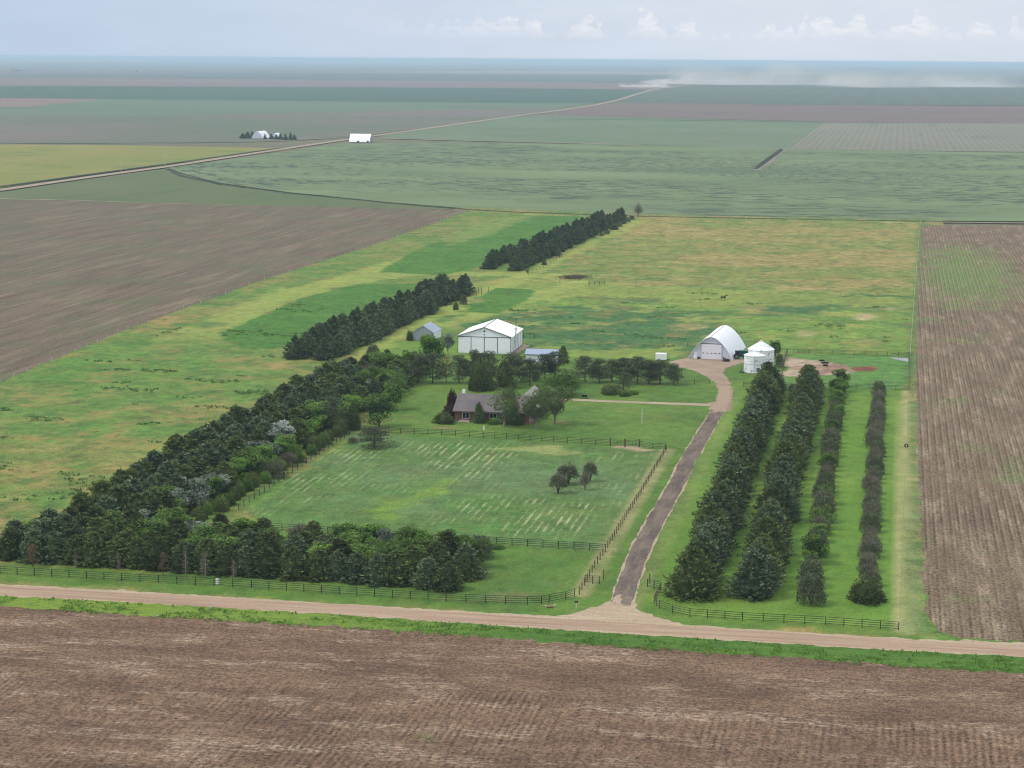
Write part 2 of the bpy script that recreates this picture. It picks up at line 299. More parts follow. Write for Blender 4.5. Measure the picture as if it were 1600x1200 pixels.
def field_mat(name, c1, c2, c3=None, big=(.004, .008), streak=(.02, .002), rot=0, row=None, rowamt=.2, fine=.25, c3t=(.55, .68), amt3=.8, seed=0, fs=.6, spk=.3):
    t = NT(name); s = seed*13.7+1
    c = t.mix(t.ramp(t.noise(*big, detail=5, rot=rot, off=s), .38, .62), c1, c2)
    c = t.mix(t.math('MULTIPLY', t.ramp(t.noise(*streak, detail=5, rough=.65, rot=rot, off=s+5), .40, .66), .6), c, tuple(.5*(a+b) for a, b in zip(c1, c2)))
    if c3: c = t.mix(t.math('MULTIPLY', t.ramp(t.noise(streak[0]*1.7, streak[1]*2.3, 6, .68, rot=rot, off=s+9), *c3t), amt3), c, c3)
    f = t.math('ADD', t.ramp(t.noise(fs, fs, 4, .7, off=s), .3, .7, 1-fine, 1+fine), 0)
    if row: f = t.math('ADD', f, t.math('MULTIPLY', t.math('SUBTRACT', t.rows(row, rot), .5), t.math('MULTIPLY', t.ramp(t.noise(.05, .02, 4, off=s+3), .3, .65), rowamt*2)))
    c = t.scale(c, f); t.color(c); return t.m
big = 62000
base = field_mat('far_plain', C(96, 112, 78), C(118, 108, 92), C(70, 92, 62), big=(.0002, .0012), streak=(.0004, .004), fine=.1, seed=1, fs=.02)
me = bpy.data.meshes.new('ground'); me.from_pydata([(-big, -2000, -.6), (big, -2000, -.6), (big, big*.9, -.6), (-big, big*.9, -.6)], [], [(0, 1, 2, 3)]); me.materials.append(base)
tag(link('plain_ground', me), 'open plain of distant fields reaching the horizon', 'ground', kind='structure')
def rowfield(name, avg, light, dark, green=None, gt=(.6, .7), ns=True, seed=0, el=(.05, .03, .10, .04)):
    """bare crop stubble with rows; rows are lighter and darker stripes in the colour, broken by patches"""
    t = NT(name); s = seed*7.3
    c = t.mix(t.ramp(t.noise(.045, .11, 6, .65, off=s), .36, .64), avg, dark) if not ns else t.mix(t.ramp(t.noise(el[0], el[1], 6, .7, off=s), .36, .64), avg, dark)
    pt = t.math('MULTIPLY', t.ramp(t.noise(.05, .13, 6, .72, off=s+3), .50, .62), t.ramp(t.noise(.5, 1.6, 4, .75, off=s+8), .42, .60)) if not ns else t.ramp(t.noise(el[2], el[3], 6, .74, off=s+3), .50, .70)
    c = t.mix(t.math('MULTIPLY', pt, .65), c, light)
    if green: c = t.mix(t.math('MULTIPLY', t.ramp(t.noise(.035, .03, 5, .65, off=s+6), *gt), .6), c, green)
    speck = t.noise(2.0, 1.5, 4, .8, off=s); sp2 = t.noise(.8, 1.0, 5, .78, off=s+1)
    f = t.math('ADD', t.ramp(speck, .36, .64, .42, 1.58), t.ramp(sp2, .34, .66, -.32, .32))
    return t, c, f
# front stubble: east-west headland near the road, skewed north-south rows beyond
t, c, f = rowfield('front_stubble', C(124, 101, 82), C(186, 166, 144), C(98, 78, 64), C(108, 116, 64), (.66, .74), ns=False, seed=2)
spx = t.n('ShaderNodeSeparateXYZ'); t.l(t.coord(), spx.inputs[0]); yl = G(800, 1088)[1]
msk = t.ramp(t.math('ADD', spx.outputs[1], t.ramp(t.noise(.05, detail=2), .3, .7, -5, 5)), yl-2, yl+2, 1, 0)
r1 = t.math('MULTIPLY', t.math('ADD', t.math('SUBTRACT', t.ramp(t.noise(1.25, .16, 4, .6, off=17), .36, .64), .5), t.math('MULTIPLY', t.math('SUBTRACT', t.rows(.95), .5), t.ramp(t.noise(.05, .035, 4, .65, off=51), .48, .6, 0, 1.2))), t.math('MULTIPLY', msk, .42))
r2 = t.math('MULTIPLY', t.math('SUBTRACT', t.ramp(t.noise(.22, 1.1, 4, .65, off=27), .36, .64), .5), t.math('MULTIPLY', t.math('SUBTRACT', 1.0, msk), .25))
f = t.math('ADD', f, t.math('ADD', r1, r2)); t.color(t.scale(c, t.math('MAXIMUM', f, .2)))
FRONT = t.m
t, c, f = rowfield('east_stubble', C(124, 107, 88), C(168, 152, 130), C(104, 88, 73), C(98, 122, 66), (.56, .68), seed=5, el=(.12, .025, .3, .035))
f = t.math('ADD', f, t.math('ADD', t.math('MULTIPLY', t.math('SUBTRACT', t.ramp(t.noise(1.6, .12, 5, .7, off=37), .36, .64), .5), .3), t.math('MULTIPLY', t.math('ADD', t.math('SUBTRACT', t.rows(1.52), .5), t.math('SUBTRACT', t.rows(.76), .5)), t.ramp(t.noise(.04, .02, 4, .6, off=61), .35, .65, .15, .55))))
gx_, gy_ = G(1508, 425); se = t.n('ShaderNodeSeparateXYZ'); t.l(t.coord(), se.inputs[0]); ex = t.math('DIVIDE', t.math('SUBTRACT', se.outputs[0], gx_), 22); ey = t.math('DIVIDE', t.math('SUBTRACT', se.outputs[1], gy_), 130)
gm = t.math('ADD', t.math('ADD', t.math('MULTIPLY', ex, ex), t.math('MULTIPLY', ey, ey)), t.ramp(t.noise(.12, .05, 5, .7, off=71), .3, .7, -.9, .9)); c = t.mix(t.ramp(gm, .2, 1.3, .6, 0), c, C(104, 132, 66))
t.color(t.scale(c, t.math('MAXIMUM', f, .25))); EAST = t.m
t, c, f = rowfield('west_stubble', C(116, 102, 86), C(144, 129, 106), C(99, 87, 74), C(92, 102, 72), (.46, .64), seed=8, el=(.10, .010, .2, .014))
f = t.math('ADD', f, t.math('MULTIPLY', t.math('SUBTRACT', t.ramp(t.noise(.8, .02, 5, .68, off=47), .36, .64), .5), .5))
t.color(t.scale(c, t.math('MAXIMUM', f, .3))); WEST = t.m
vy = [(-160, 937), (0, 946), (180, 958), (533, 979), (866, 1003), (1066, 1016), (1333, 1034), (1600, 1052), (1720, 1060)]
sheet('stubble_field', vy+[(1800, 1320), (-240, 1320)], .012, FRONT, 'brown stubble field in the foreground below the gravel road', .5, 1.2, 3)
sheet('stubble_field', [(1441, 352), (1434, 460), (1430, 560), (1434, 700), (1438, 800), (1441, 900), (1447, 962), (1462, 985), (1500, 997), (1760, 1014), (1760, 352)], .016, EAST, 'brown stubble field with upright rows right of the farm', .35, 1.5, 4)
sheet('stubble_field', [(-180, 310), (0, 312), (300, 318), (400, 321), (560, 324), (735, 328), (600, 377), (400, 441), (200, 514), (0, 596), (-160, 664), (-400, 760), (-400, 310)], .016, WEST, 'wide dark tilled field left of the wire fence', .3, 3, 5)
hz = .95
FL = [  # name, px polygon, colours, kwargs, label
 ('crop_field', [(-500, 312), (-500, 304), (0, 301), (130, 282), (262, 264), (285, 272), (345, 289), (450, 303), (600, 317), (737, 327), (560, 324.5), (300, 319), (0, 313)], (C(84, 104, 62), C(98, 108, 66), C(78, 96, 60)), dict(big=(.01, .006), fine=.12), 'green corner field between tilled field and circular crop'),
 ('crop_field', [(262, 262), (400, 243), (535, 224), (700, 222), (1000, 226), (1236, 233), (1600, 238), (2100, 244), (2100, 352), (1600, 345.5), (1440, 344.5), (1000, 337), (735, 326), (600, 315), (450, 300), (345, 286), (290, 272)], (C(98, 124, 80), C(106, 132, 84), C(66, 86, 66)), dict(big=(.006, .01), streak=(.007, .04), c3t=(.64, .70), amt3=.0, fine=.1), 'large pale green circular crop with dark wet streaks'),
 ('crop_field', [(-500, 300), (-500, 226), (0, 225), (200, 227), (380, 230), (462, 232), (400, 240), (255, 257), (130, 274), (0, 293)], (C(118, 126, 62), C(138, 132, 74), C(92, 112, 56)), dict(big=(.008, .004), streak=(.01, .006)), 'yellow green field left of the diagonal gravel road'),
 ('crop_field', [(590, 210), (700, 195), (800, 182), (873, 180), (1100, 186), (1290, 190), (1270, 204), (1232, 233), (1000, 225), (700, 219), (600, 216)], (C(84, 110, 70), C(98, 118, 78), C(112, 112, 90)), dict(big=(.004, .004), streak=(.02, .002), row=7, rowamt=.12), 'green row crop right of the diagonal gravel road'),
 ('crop_field', [(1290, 190), (1600, 192), (2100, 194), (2100, 243), (1600, 237), (1232, 233), (1270, 204)], (C(112, 112, 88), C(122, 118, 98), C(90, 106, 74)), dict(big=(.004, .004), streak=(.02, .002), row=7, rowamt=.14), 'greyish brown row crop beside the circular green field'),
 ('crop_field', [(875, 171), (940, 163), (1000, 160), (1300, 164), (1600, 165), (2200, 168), (2200, 195), (1600, 192), (1300, 190), (1050, 184.5), (873, 180)], (C(116, 92, 82), C(104, 86, 76), C(92, 84, 70)), dict(big=(.002, .004), streak=(.004, .001)), 'reddish brown bare field across the far right'),
 ('crop_field', [(1003, 146), (1060, 136), (1110, 130), (1600, 134), (2200, 138), (2200, 168), (1600, 164.5), (1300, 163.5), (1000, 160), (965, 158)], (C(70, 92, 66), C(82, 94, 74), C(92, 92, 76)), dict(big=(.002, .004), streak=(.006, .001), row=60, rowamt=.1), 'dark green crop behind the reddish brown field'),
 ('crop_field', [(-600, 226), (-600, 181), (0, 181), (300, 178), (560, 172), (870, 165), (873, 172), (800, 181), (700, 195), (590, 209), (545, 214), (470, 219), (380, 222), (0, 224)], (C(84, 102, 70), C(112, 98, 88), C(76, 98, 66)), dict(big=(.0035, .0016), streak=(.0015, .006), row=40, rowamt=.1, rot=.25), 'mixed green and mauve field behind the tree clump'),
 ('crop_field', [(-600, 181), (-600, 152), (0, 153), (400, 157), (800, 161), (935, 160), (870, 168), (560, 174), (300, 180), (0, 182)], (C(80, 108, 72), C(90, 112, 78), C(72, 98, 66)), dict(big=(.001, .004), streak=(.001, .003)), 'light green field below the dark green band'),
 ('crop_field', [(-600, 153), (0, 152.5), (80, 153), (160, 155), (90, 162), (40, 167), (-600, 168)], (C(122, 96, 86), C(132, 106, 92), C(110, 92, 80)), dict(), 'pinkish bare wedge of land at the far left'),
 ('crop_field', [(-800, 153), (-800, 133), (0, 134), (400, 136), (800, 138), (1012, 140.5), (1000, 146), (960, 157), (935, 160.5), (800, 161), (400, 157), (0, 153)], (C(50, 84, 58), C(56, 88, 60), C(66, 94, 66)), dict(big=(.001, .003)), 'dark green band of crop across the far left'),
 ('crop_field', [(-800, 133.6), (-800, 121), (0, 121), (400, 124), (800, 127.5), (1000, 130.5), (1060, 131), (1016, 140), (800, 137.6), (400, 135.6), (0, 133.6)], (C(122, 96, 86), C(112, 92, 82), C(132, 108, 92)), dict(big=(.0006, .003)), 'pale mauve strip of bare land near the horizon'),
 ('crop_field', [(-900, 121), (-900, 116), (0, 116), (300, 115), (420, 113), (800, 116), (1200, 119), (1100, 130), (1000, 130), (800, 127), (400, 123.6), (0, 120.6)], (C(70, 92, 70), C(92, 92, 80), C(64, 88, 66)), dict(big=(.0004, .002)), 'thin grey green strip of crop near the horizon'),
 ('crop_field', [(1118, 129.5), (1180, 123), (1600, 124), (2400, 127), (2400, 137), (1600, 133.5)], (C(96, 86, 78), C(80, 84, 72), C(110, 96, 84)), dict(big=(.0004, .002)), 'mauve field beneath the drifting dust'),
 ('crop_field', [(-1200, 116), (-1200, 109), (0, 109.5), (130, 110), (420, 112.6), (300, 115), (0, 116)], (C(110, 92, 84), C(100, 90, 82), C(90, 92, 76)), dict(big=(.0003, .002)), 'far mauve field on the left horizon'),
 ('crop_field', [(480, 112.5), (800, 110.5), (1290, 114), (1270, 117.2), (1000, 116.5), (800, 115)], (C(150, 128, 104), C(128, 112, 96), C(110, 104, 88)), dict(big=(.0003, .002)), 'thin tan strip of stubble near the horizon'),
]
for i, (nm, pl, cs, kw, lb) in enumerate(FL):
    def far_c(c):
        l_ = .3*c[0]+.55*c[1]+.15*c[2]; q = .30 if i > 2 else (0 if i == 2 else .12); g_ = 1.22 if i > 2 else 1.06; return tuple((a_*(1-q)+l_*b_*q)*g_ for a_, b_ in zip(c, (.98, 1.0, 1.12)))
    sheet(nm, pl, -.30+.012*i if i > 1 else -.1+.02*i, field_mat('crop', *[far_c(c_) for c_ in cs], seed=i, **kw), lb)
# wet dark stubble streaks in the circular crop: replace its material with a streaky one
t = NT('circle_crop'); c = t.mix(t.ramp(t.noise(.005, .012, 5), .38, .62), C(104, 122, 88), C(119, 136, 98))
pc = G(1180, 266); sx_ = t.n('ShaderNodeSeparateXYZ'); t.l(t.coord(), sx_.inputs[0]); dx_ = t.math('SUBTRACT', sx_.outputs[0], pc[0]); dy_ = t.math('SUBTRACT', sx_.outputs[1], pc[1])
rr0 = t.math('SQRT', t.math('ADD', t.math('MULTIPLY', dx_, dx_), t.math('MULTIPLY', dy_, dy_))); th0 = t.math('ARCTAN2', dy_, dx_)
cb_ = t.n('ShaderNodeCombineXYZ'); t.l(t.math('MULTIPLY', rr0, .10), cb_.inputs[0]); t.l(t.math('MULTIPLY', th0, 13.0), cb_.inputs[1]); nz_ = t.n('ShaderNodeTexNoise'); nz_.inputs['Scale'].default_value = 1; nz_.inputs['Detail'].default_value = 7; nz_.inputs['Roughness'].default_value = .8; t.l(cb_.outputs[0], nz_.inputs['Vector'])
nzs = t.ramp(nz_.outputs[0], .50, .545); zone = t.ramp(t.noise(.004, .006, 3, .5, off=6), .40, .52)
c = t.mix(t.math('MULTIPLY', t.math('MULTIPLY', nzs, zone), .85), c, C(54, 68, 60)); c = t.mix(t.math('MULTIPLY', t.ramp(t.noise(.02, .06, 6, .75, off=12), .58, .66), .5), c, C(64, 82, 60))
t.color(t.scale(c, t.ramp(t.noise(.3, detail=4), .3, .7, .88, 1.12)))
for o in bpy.data.objects:
    if o.get('label', '').startswith('large pale green circular'): o.data.materials[0] = t.m
# far left thin lines, far strips
def ribbon(name, pts, width, z, mat, label, cat, world=False, jit=0, step=2.0, seed=1, kind='structure', taper=None):
    p = [Vector(q) for q in (pts if world else W(pts))]; ja = jb = 0.0
    # resample
    o = []; r = random.Random(seed)
    for a, b in zip(p[:-1], p[1:]):
        m_ = max(1, min(500, int((b-a).length/step)))
        for q in range(m_): o.append(a+(b-a)*(q/m_))
    o.append(p[-1]); v = []
    for i, q in enumerate(o):
        d = (o[min(i+1, len(o)-1)]-o[max(i-1, 0)]).normalized(); n = Vector((-d.y, d.x)); u = i/max(1, len(o)-1)
        wd = width if not callable(width) else width(u)
        ja = ja*.8+r.gauss(0, jit)*.6; jb = jb*.8+r.gauss(0, jit)*.6; v += [(*(q+n*(wd/2+ja)), z), (*(q-n*(wd/2+jb)), z)]
    f = [(2*i+1, 2*i+3, 2*i+2, 2*i) for i in range(len(o)-1)]
    me = bpy.data.meshes.new(name); me.from_pydata(v, [], f); me.materials.append(mat); me.update()
    return tag(link(name, me), label, cat, kind=kind)
t = NT('gravel'); c = t.mix(t.ramp(t.noise(.05, .5, 5, .65), .35, .65), C(182, 160, 138), C(162, 138, 118)); c = t.mix(t.math('MULTIPLY', t.ramp(t.noise(.03, 1.1, 4, .6, off=4), .48, .62), .6), c, C(142, 116, 100))
t.color(t.scale(c, t.ramp(t.noise(2.5, detail=4, rough=.7), .3, .7, .82, 1.16))); GRAVEL = t.m
t = NT('shoulder_gravel'); c = t.mix(t.ramp(t.noise(.12, .8, 5, .65), .35, .65), C(188, 172, 146), C(170, 150, 128)); t.color(t.scale(c, t.ramp(t.noise(1.6, detail=4, rough=.7), .3, .7, .78, 1.15))); SHOULDER = t.m
t = NT('pad_gravel'); c = t.mix(t.ramp(t.noise(.12, detail=5, rough=.65), .35, .65), C(172, 152, 132), C(150, 130, 114)); t.color(t.scale(c, t.ramp(t.noise(1.6, detail=4, rough=.7), .3, .7, .82, 1.14))); PAD = t.m
t = NT('asphalt_millings'); c = t.mix(t.ramp(t.noise(.35, .12, 5, .7), .4, .6), C(96, 86, 80), C(124, 112, 102)); c = t.mix(t.math('MULTIPLY', t.ramp(t.noise(.6, .06, 4, .6, off=15), .5, .62), .45), c, C(140, 128, 112)); c = t.mix(t.math('MULTIPLY', t.ramp(t.noise(1.3, .25, 5, .7, off=5), .6, .66), .5), c, C(136, 126, 106)); sp9 = t.n('ShaderNodeSeparateXYZ'); t.l(t.coord(), sp9.inputs[0]); yy9 = t.math('ADD', sp9.outputs[1], t.ramp(t.noise(.35, .15, 4, .7, off=30), .3, .7, -9, 9))
c = t.mix(t.ramp(yy9, G(1120, 642)[1]-3, G(1120, 642)[1]+3), c, C(168, 148, 128)); c = t.mix(t.ramp(yy9, G(975, 938)[1]-2.5, G(975, 938)[1]+1.5, 1, 0), c, C(180, 160, 140))
t.color(t.scale(c, t.ramp(t.noise(2, detail=4, rough=.7), .3, .7, .7, 1.25))); ASPH = t.m
t = NT('pale_track'); c = t.mix(t.ramp(t.noise(.1, detail=5), .4, .6), C(176, 162, 138), C(158, 146, 122)); t.color(t.scale(c, t.ramp(t.noise(1.2, detail=4), .3, .7, .85, 1.12))); TRACK = t.m
FARR = plain('far_gravel', C(158, 144, 122), .95, .08, .05); DARKV = field_mat('ditch_weeds', C(52, 60, 46), C(66, 74, 52), fine=.3)
# front road with flare at the drive mouth
up_e = [(-170, 902), (0, 912.5), (180, 922), (533, 944), (700, 954), (866, 963), (905, 956), (938, 946), (952, 939), (986, 938), (997, 953), (1020, 963), (1066, 976), (1200, 985), (1333, 993), (1440, 999), (1600, 1004), (1740, 1013)]
lo_e = [(1740, 1036), (1600, 1027), (1333, 1013), (1066, 996), (866, 984), (533, 961), (180, 940), (0, 931), (-170, 921)]
sheet('gravel_road', up_e+lo_e, .020, SHOULDER, 'pinkish gravel road running across the front of the farm', .25, 1.0, 11, 'road')
rm = [((a[0]), (a[1]+b)/2) for a, b in (((-170, 903), 921), ((0, 912.5), 931), ((533, 944), 961), ((866, 963.5), 984), ((1066, 976), 996), ((1333, 993.5), 1013), ((1740, 1013), 1036))]
ribbon('wheel_track', rm, 5.2, .028, GRAVEL, 'darker worn wheel lane in the middle of the gravel road', 'road', jit=.15, step=1.5, seed=12)
# drive
dc = [(972, 944), (983, 905), (1001, 858), (1025, 812), (1054, 762), (1075, 720), (1097, 682), (1112, 657), (1124, 638)]
ribbon('driveway', dc, 3.85, .032, SHOULDER, 'pale gravel edging along the dark driveway', 'driveway', jit=.13, step=.8, seed=13)
ribbon('driveway', [(969, 946)]+dc[1:]+[(1127, 632), (1131, 618), (1131, 606)], lambda u: 3.35 if u < .9 else 3.35-1.0*(u-.9)/.1, .040, ASPH, 'dark asphalt driveway rising from road to the yard', 'driveway', jit=.11, step=.8, seed=14)
sheet('gravel_yard', [(1142, 642), (1145, 618), (1141, 598), (1130, 583), (1134, 575), (1150, 570), (1162, 567), (1168, 560), (1145, 560), (1078, 559), (1045, 565), (1052, 571), (1086, 580), (1108, 591), (1120, 602), (1123, 613), (1118, 625), (1106, 631), (1112, 642)], .036, PAD, 'gravel yard curving up to the arched barn', .3, 1.0, 15, 'driveway')
ribbon('driveway', [(1112, 633), (1060, 631), (1000, 629), (950, 627), (880, 624), (840, 622)], lambda u: 4.0-1.0*min(1, u*3), .030, TRACK, 'pale straight side drive leading to the house', 'driveway', jit=.12, step=1, seed=16)
sheet('concrete_apron', [(798, 556), (803, 556), (828, 540), (819, 538), (798, 553.8)], .030, TRACK, 'narrow concrete apron beside the white shed', .05, 2, 17, 'path')
# far roads
def far_w(u): return 8.5+u*8
fr = [(-160, 314), (0, 297), (130, 278), (262, 260), (400, 239), (520, 221), (560, 215.5), (700, 196), (800, 182), (870, 173), (930, 164), (968, 155.5), (1000, 145.5), (1022, 139), (1060, 134), (1100, 128.5), (1132, 124)]
ribbon('far_road', fr, far_w, .05, FARR, 'pale diagonal gravel road climbing to the horizon', 'road', step=20)
ribbon('ditch', [(-160, 306), (0, 291.5), (130, 273.5), (262, 256), (400, 236.5), (440, 231)], 5, .08, DARKV, 'dark weedy ditch along the diagonal road', 'ditch', step=10)
ribbon('ditch', [(262, 264), (285, 275), (345, 288.5), (450, 302), (600, 316.5), (735, 327.5), (800, 331), (1000, 338), (1440, 346), (1800, 350)], 4, .08, DARKV, 'dark weedy edge curving round the circular crop', 'ditch', step=6, jit=.7)
ribbon('far_road', [(590, 216), (700, 219), (850, 222.5), (1000, 226)], 7, .05, FARR, 'pale farm track leading right from the white far barn', 'road', step=20)
ribbon('far_road', [(1000, 226), (1236, 233), (1600, 238.5), (1900, 243)], 4, .05, plain('far_track', C(140, 134, 108), .95, .1, .05), 'thin track along the top of the circular crop', 'road', step=20)
ribbon('far_road', [(465, 217), (520, 217.5), (548, 218)], 5, .06, FARR, 'short pale lane from the tree clump', 'road', step=20)
ribbon('far_track', [(-200, 310), (0, 310.5), (100, 313), (300, 319), (400, 321)], lambda u: 3.5-2*u, .07, TRACK, 'pale strip along the top of the tilled field', 'track', jit=1.0, step=5)
ribbon('far_track', [(1446, 347), (1600, 348.5), (1760, 350)], 3.5, .09, TRACK, 'pale strip behind the right stubble field', 'track', jit=.6, step=5)
for pts, wd, lb in (([(860, 186), (1000, 187), (1300, 191), (1700, 193)], 8, 'dark grassy line below reddish field'), ([(1290, 164), (1700, 165.5)], 10, 'dark line at the top of the reddish field')):
    ribbon('ditch', pts, wd, .1, DARKV, lb, 'ditch', step=60)
for pts, wd, lb in (([(0, 109.8), (48, 109.8)], 50, 'pale thin far road at the left horizon'), ([(420, 113.6), (760, 113.2)], 60, 'pale thin stubble line near the horizon'), ([(830, 116), (990, 117.5)], 60, 'second pale stubble line near the horizon'), ([(0, 167.5), (58, 167.6)], 14, 'pale shore of the far left wedge')):
    ribbon('far_track', pts, wd, .2, FARR, lb, 'track', step=200)
# low hills far away on the left
v = []; hx = np.linspace(-32000, 30000, 90)
hd = 48000
for x in hx:
    hh = 20+16*float(vnoise(np.array([x]), np.array([0.]), 5200, 1, 3)[0])+9*float(vnoise(np.array([x]), np.array([9.]), 1100, 1, 4)[0])
    v += [(x-7000, hd-2500, -.5), (x-7000, hd, hh), (x-7000, hd+3000, -.5)]
f = []
for i in range(len(hx)-1): b = 3*i; f += [(b, b+3, b+4, b+1), (b+1, b+4, b+5, b+2)]
me = bpy.data.meshes.new('hills'); me.from_pydata(v, [], f); me.materials.append(field_mat('hill', C(60, 78, 56), C(80, 84, 66), big=(.0003, .0003), fine=.05, fs=.01))
tag(link('hills', me), 'low blue rise along the far horizon', 'hills', kind='structure')
# ------------------------------------------------------------------ vegetation prototypes
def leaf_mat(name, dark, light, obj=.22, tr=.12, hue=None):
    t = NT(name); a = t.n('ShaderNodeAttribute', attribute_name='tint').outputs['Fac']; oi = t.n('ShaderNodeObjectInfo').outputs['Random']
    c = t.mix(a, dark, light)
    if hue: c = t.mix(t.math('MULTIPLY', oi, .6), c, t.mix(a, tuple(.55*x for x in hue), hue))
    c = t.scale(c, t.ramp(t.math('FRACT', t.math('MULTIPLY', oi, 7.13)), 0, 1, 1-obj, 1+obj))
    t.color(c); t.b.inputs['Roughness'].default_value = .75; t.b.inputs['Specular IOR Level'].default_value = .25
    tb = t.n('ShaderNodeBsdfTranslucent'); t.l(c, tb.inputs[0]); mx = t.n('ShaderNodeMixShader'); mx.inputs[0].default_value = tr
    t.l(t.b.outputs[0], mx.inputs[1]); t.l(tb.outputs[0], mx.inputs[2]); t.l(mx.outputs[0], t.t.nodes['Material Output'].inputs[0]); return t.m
BARK = plain('bark', C(92, 80, 70), .95, .25, 6); GREYBARK = plain('grey_bark', C(140, 128, 116), .95, .2, 6)
M = dict(
 cedar=leaf_mat('cedar_leaf', C(50, 68, 38), C(138, 158, 88), hue=C(112, 128, 68), obj=.3),
 blue=leaf_mat('blue_cedar_leaf', C(50, 68, 44), C(148, 170, 130), hue=C(110, 134, 88)),
 far=leaf_mat('belt_cedar_leaf', C(46, 62, 42), C(122, 146, 100), hue=C(100, 122, 82)),
 leafy=leaf_mat('broadleaf', C(54, 82, 38), C(140, 176, 88), hue=C(120, 158, 66), obj=.36, tr=.25),
 bright=leaf_mat('bright_broadleaf', C(60, 96, 36), C(146, 188, 84), tr=.25),
 elm=leaf_mat('elm_leaf', C(56, 78, 42), C(132, 152, 92), tr=.25),
 silver=leaf_mat('silver_leaf', C(130, 146, 134), C(214, 224, 214)),
 olive=leaf_mat('olive_leaf', C(88, 102, 88), C(168, 182, 162)),
 pine=leaf_mat('pine_needles', C(44, 56, 42), C(128, 138, 104)),
 brown=leaf_mat('dead_needles', C(86, 66, 54), C(156, 122, 100)),
 red=leaf_mat('red_leaf', C(52, 22, 28), C(96, 48, 52), obj=.1),
 twig=leaf_mat('twigs', C(92, 88, 76), C(144, 138, 122), tr=0, obj=.12),
 mixed=leaf_mat('scrub_leaf', C(50, 68, 44), C(122, 140, 96), hue=C(104, 116, 84)),
 weed=leaf_mat('weed', C(86, 126, 50), C(128, 164, 74), obj=.1, tr=.35))
def norm(a): return a/np.maximum(np.linalg.norm(a, axis=-1, keepdims=True), 1e-9)
def rdir(r, n): return norm(r.normal(size=(n, 3)))
def sprays(r, c, d, L, Wd, tint):
    """rhombic leaf sprays: c centre, d long axis"""
    n = len(c); d = norm(d); s = norm(np.cross(d, rdir(r, n))); L = np.broadcast_to(L, n)[:, None]; Wd = np.broadcast_to(Wd, n)[:, None]
    v = np.stack([c-d*L/2, c+s*Wd/2, c+d*L/2, c-s*Wd/2], 1).reshape(-1, 3)
    return v, np.arange(4*n).reshape(n, 4), np.repeat(tint, 4)
def core(r, H_, rad, z0=.1, n=10, m_=8, sc=.62):
    v = []; 
    for j in range(m_+1):
        z = z0+(H_*.88-z0)*j/m_; R_ = rad(z/H_)*sc
        for i in range(n): a = 2*math.pi*i/n; q = R_*(.85+.3*r.random()); v.append((q*math.cos(a), q*math.sin(a), z))
    f = [(j*n+i, j*n+(i+1) % n, (j+1)*n+(i+1) % n, (j+1)*n+i) for j in range(m_) for i in range(n)]
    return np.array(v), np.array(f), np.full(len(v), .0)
def join(parts):
    V_, F_, T_ = [], [], []; b = 0
    for v, f, t_ in parts: V_.append(v); F_.append(f+b); T_.append(t_); b += len(v)
    return np.concatenate(V_), np.concatenate(F_), np.concatenate(T_)
def mk(name, parts, mat): v, f, t_ = join(parts); return mesh_np(name, v, f, mat, {'tint': ('FLOAT', t_)})
def conifer(seed, Hh, R, mat, nb=290, nl=15, prof=None, upa=(25, 55), lean=.15, base=.02, leaf=(.55, .2), core_sc=.6):
    r = np.random.default_rng(seed); lob = [(r.random()*6.28, r.random(), .05+.12*r.random()) for _ in range(7)]
    prof = prof or (lambda u: R*np.minimum(1, (1-u)**.5*1.05)*np.minimum(1, .72+u*2.5))
    u = r.random(nb)**1.3*.97+base; u = np.clip(u, 0, .99); a = r.random(nb)*2*math.pi
    rr = prof(u)*(.80+.32*r.random(nb))
    for la, lu, amp in lob: rr *= 1+amp*np.exp(-((u-lu)/.16)**2)*np.cos(a-la)
    z1 = u*Hh; an = np.radians(r.uniform(*upa, nb)); out = np.stack([np.cos(a), np.sin(a), np.tan(an)*.55], -1)
    tip = np.stack([np.cos(a)*rr, np.sin(a)*rr, z1], -1); dirn = norm(out)
    btint = r.random(nb)
    k = np.linspace(0, 1, nl)[None, :]
    L_ = np.maximum(.45, rr*.55)[:, None]
    c = tip[:, None, :]-dirn[:, None, :]*(L_*(1-k))[..., None]+r.normal(size=(nb, nl, 3))*(.05+.16*(1-k))[..., None]*np.array([1.2, 1.2, .8])
    d = dirn[:, None, :]+r.normal(size=(nb, nl, 3))*.55
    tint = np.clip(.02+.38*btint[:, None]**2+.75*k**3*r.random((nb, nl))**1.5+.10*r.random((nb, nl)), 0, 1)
    v = sprays(r, c.reshape(-1, 3), d.reshape(-1, 3), leaf[0]*r.uniform(.6, 1.3, nb*nl), leaf[1]*r.uniform(.7, 1.3, nb*nl), tint.ravel())
    top = sprays(r, np.stack([r.normal(size=14)*.07, r.normal(size=14)*.07, Hh*(.93+.1*r.random(14))], -1), np.array([0, 0, 1.])+r.normal(size=(14, 3))*.3, .55, .16, np.full(14, .6))
    ps = [v, top]
    if core_sc: ps.append(core(r, Hh, prof, sc=core_sc))
    cm = mk('crown', ps, M[mat] if isinstance(mat, str) else mat)
    tm = MB().tube((0, 0, -.1), (.05*R, 0, Hh*.8), .17, .04, 7).mesh('trunk', BARK); return cm, tm, Hh, R
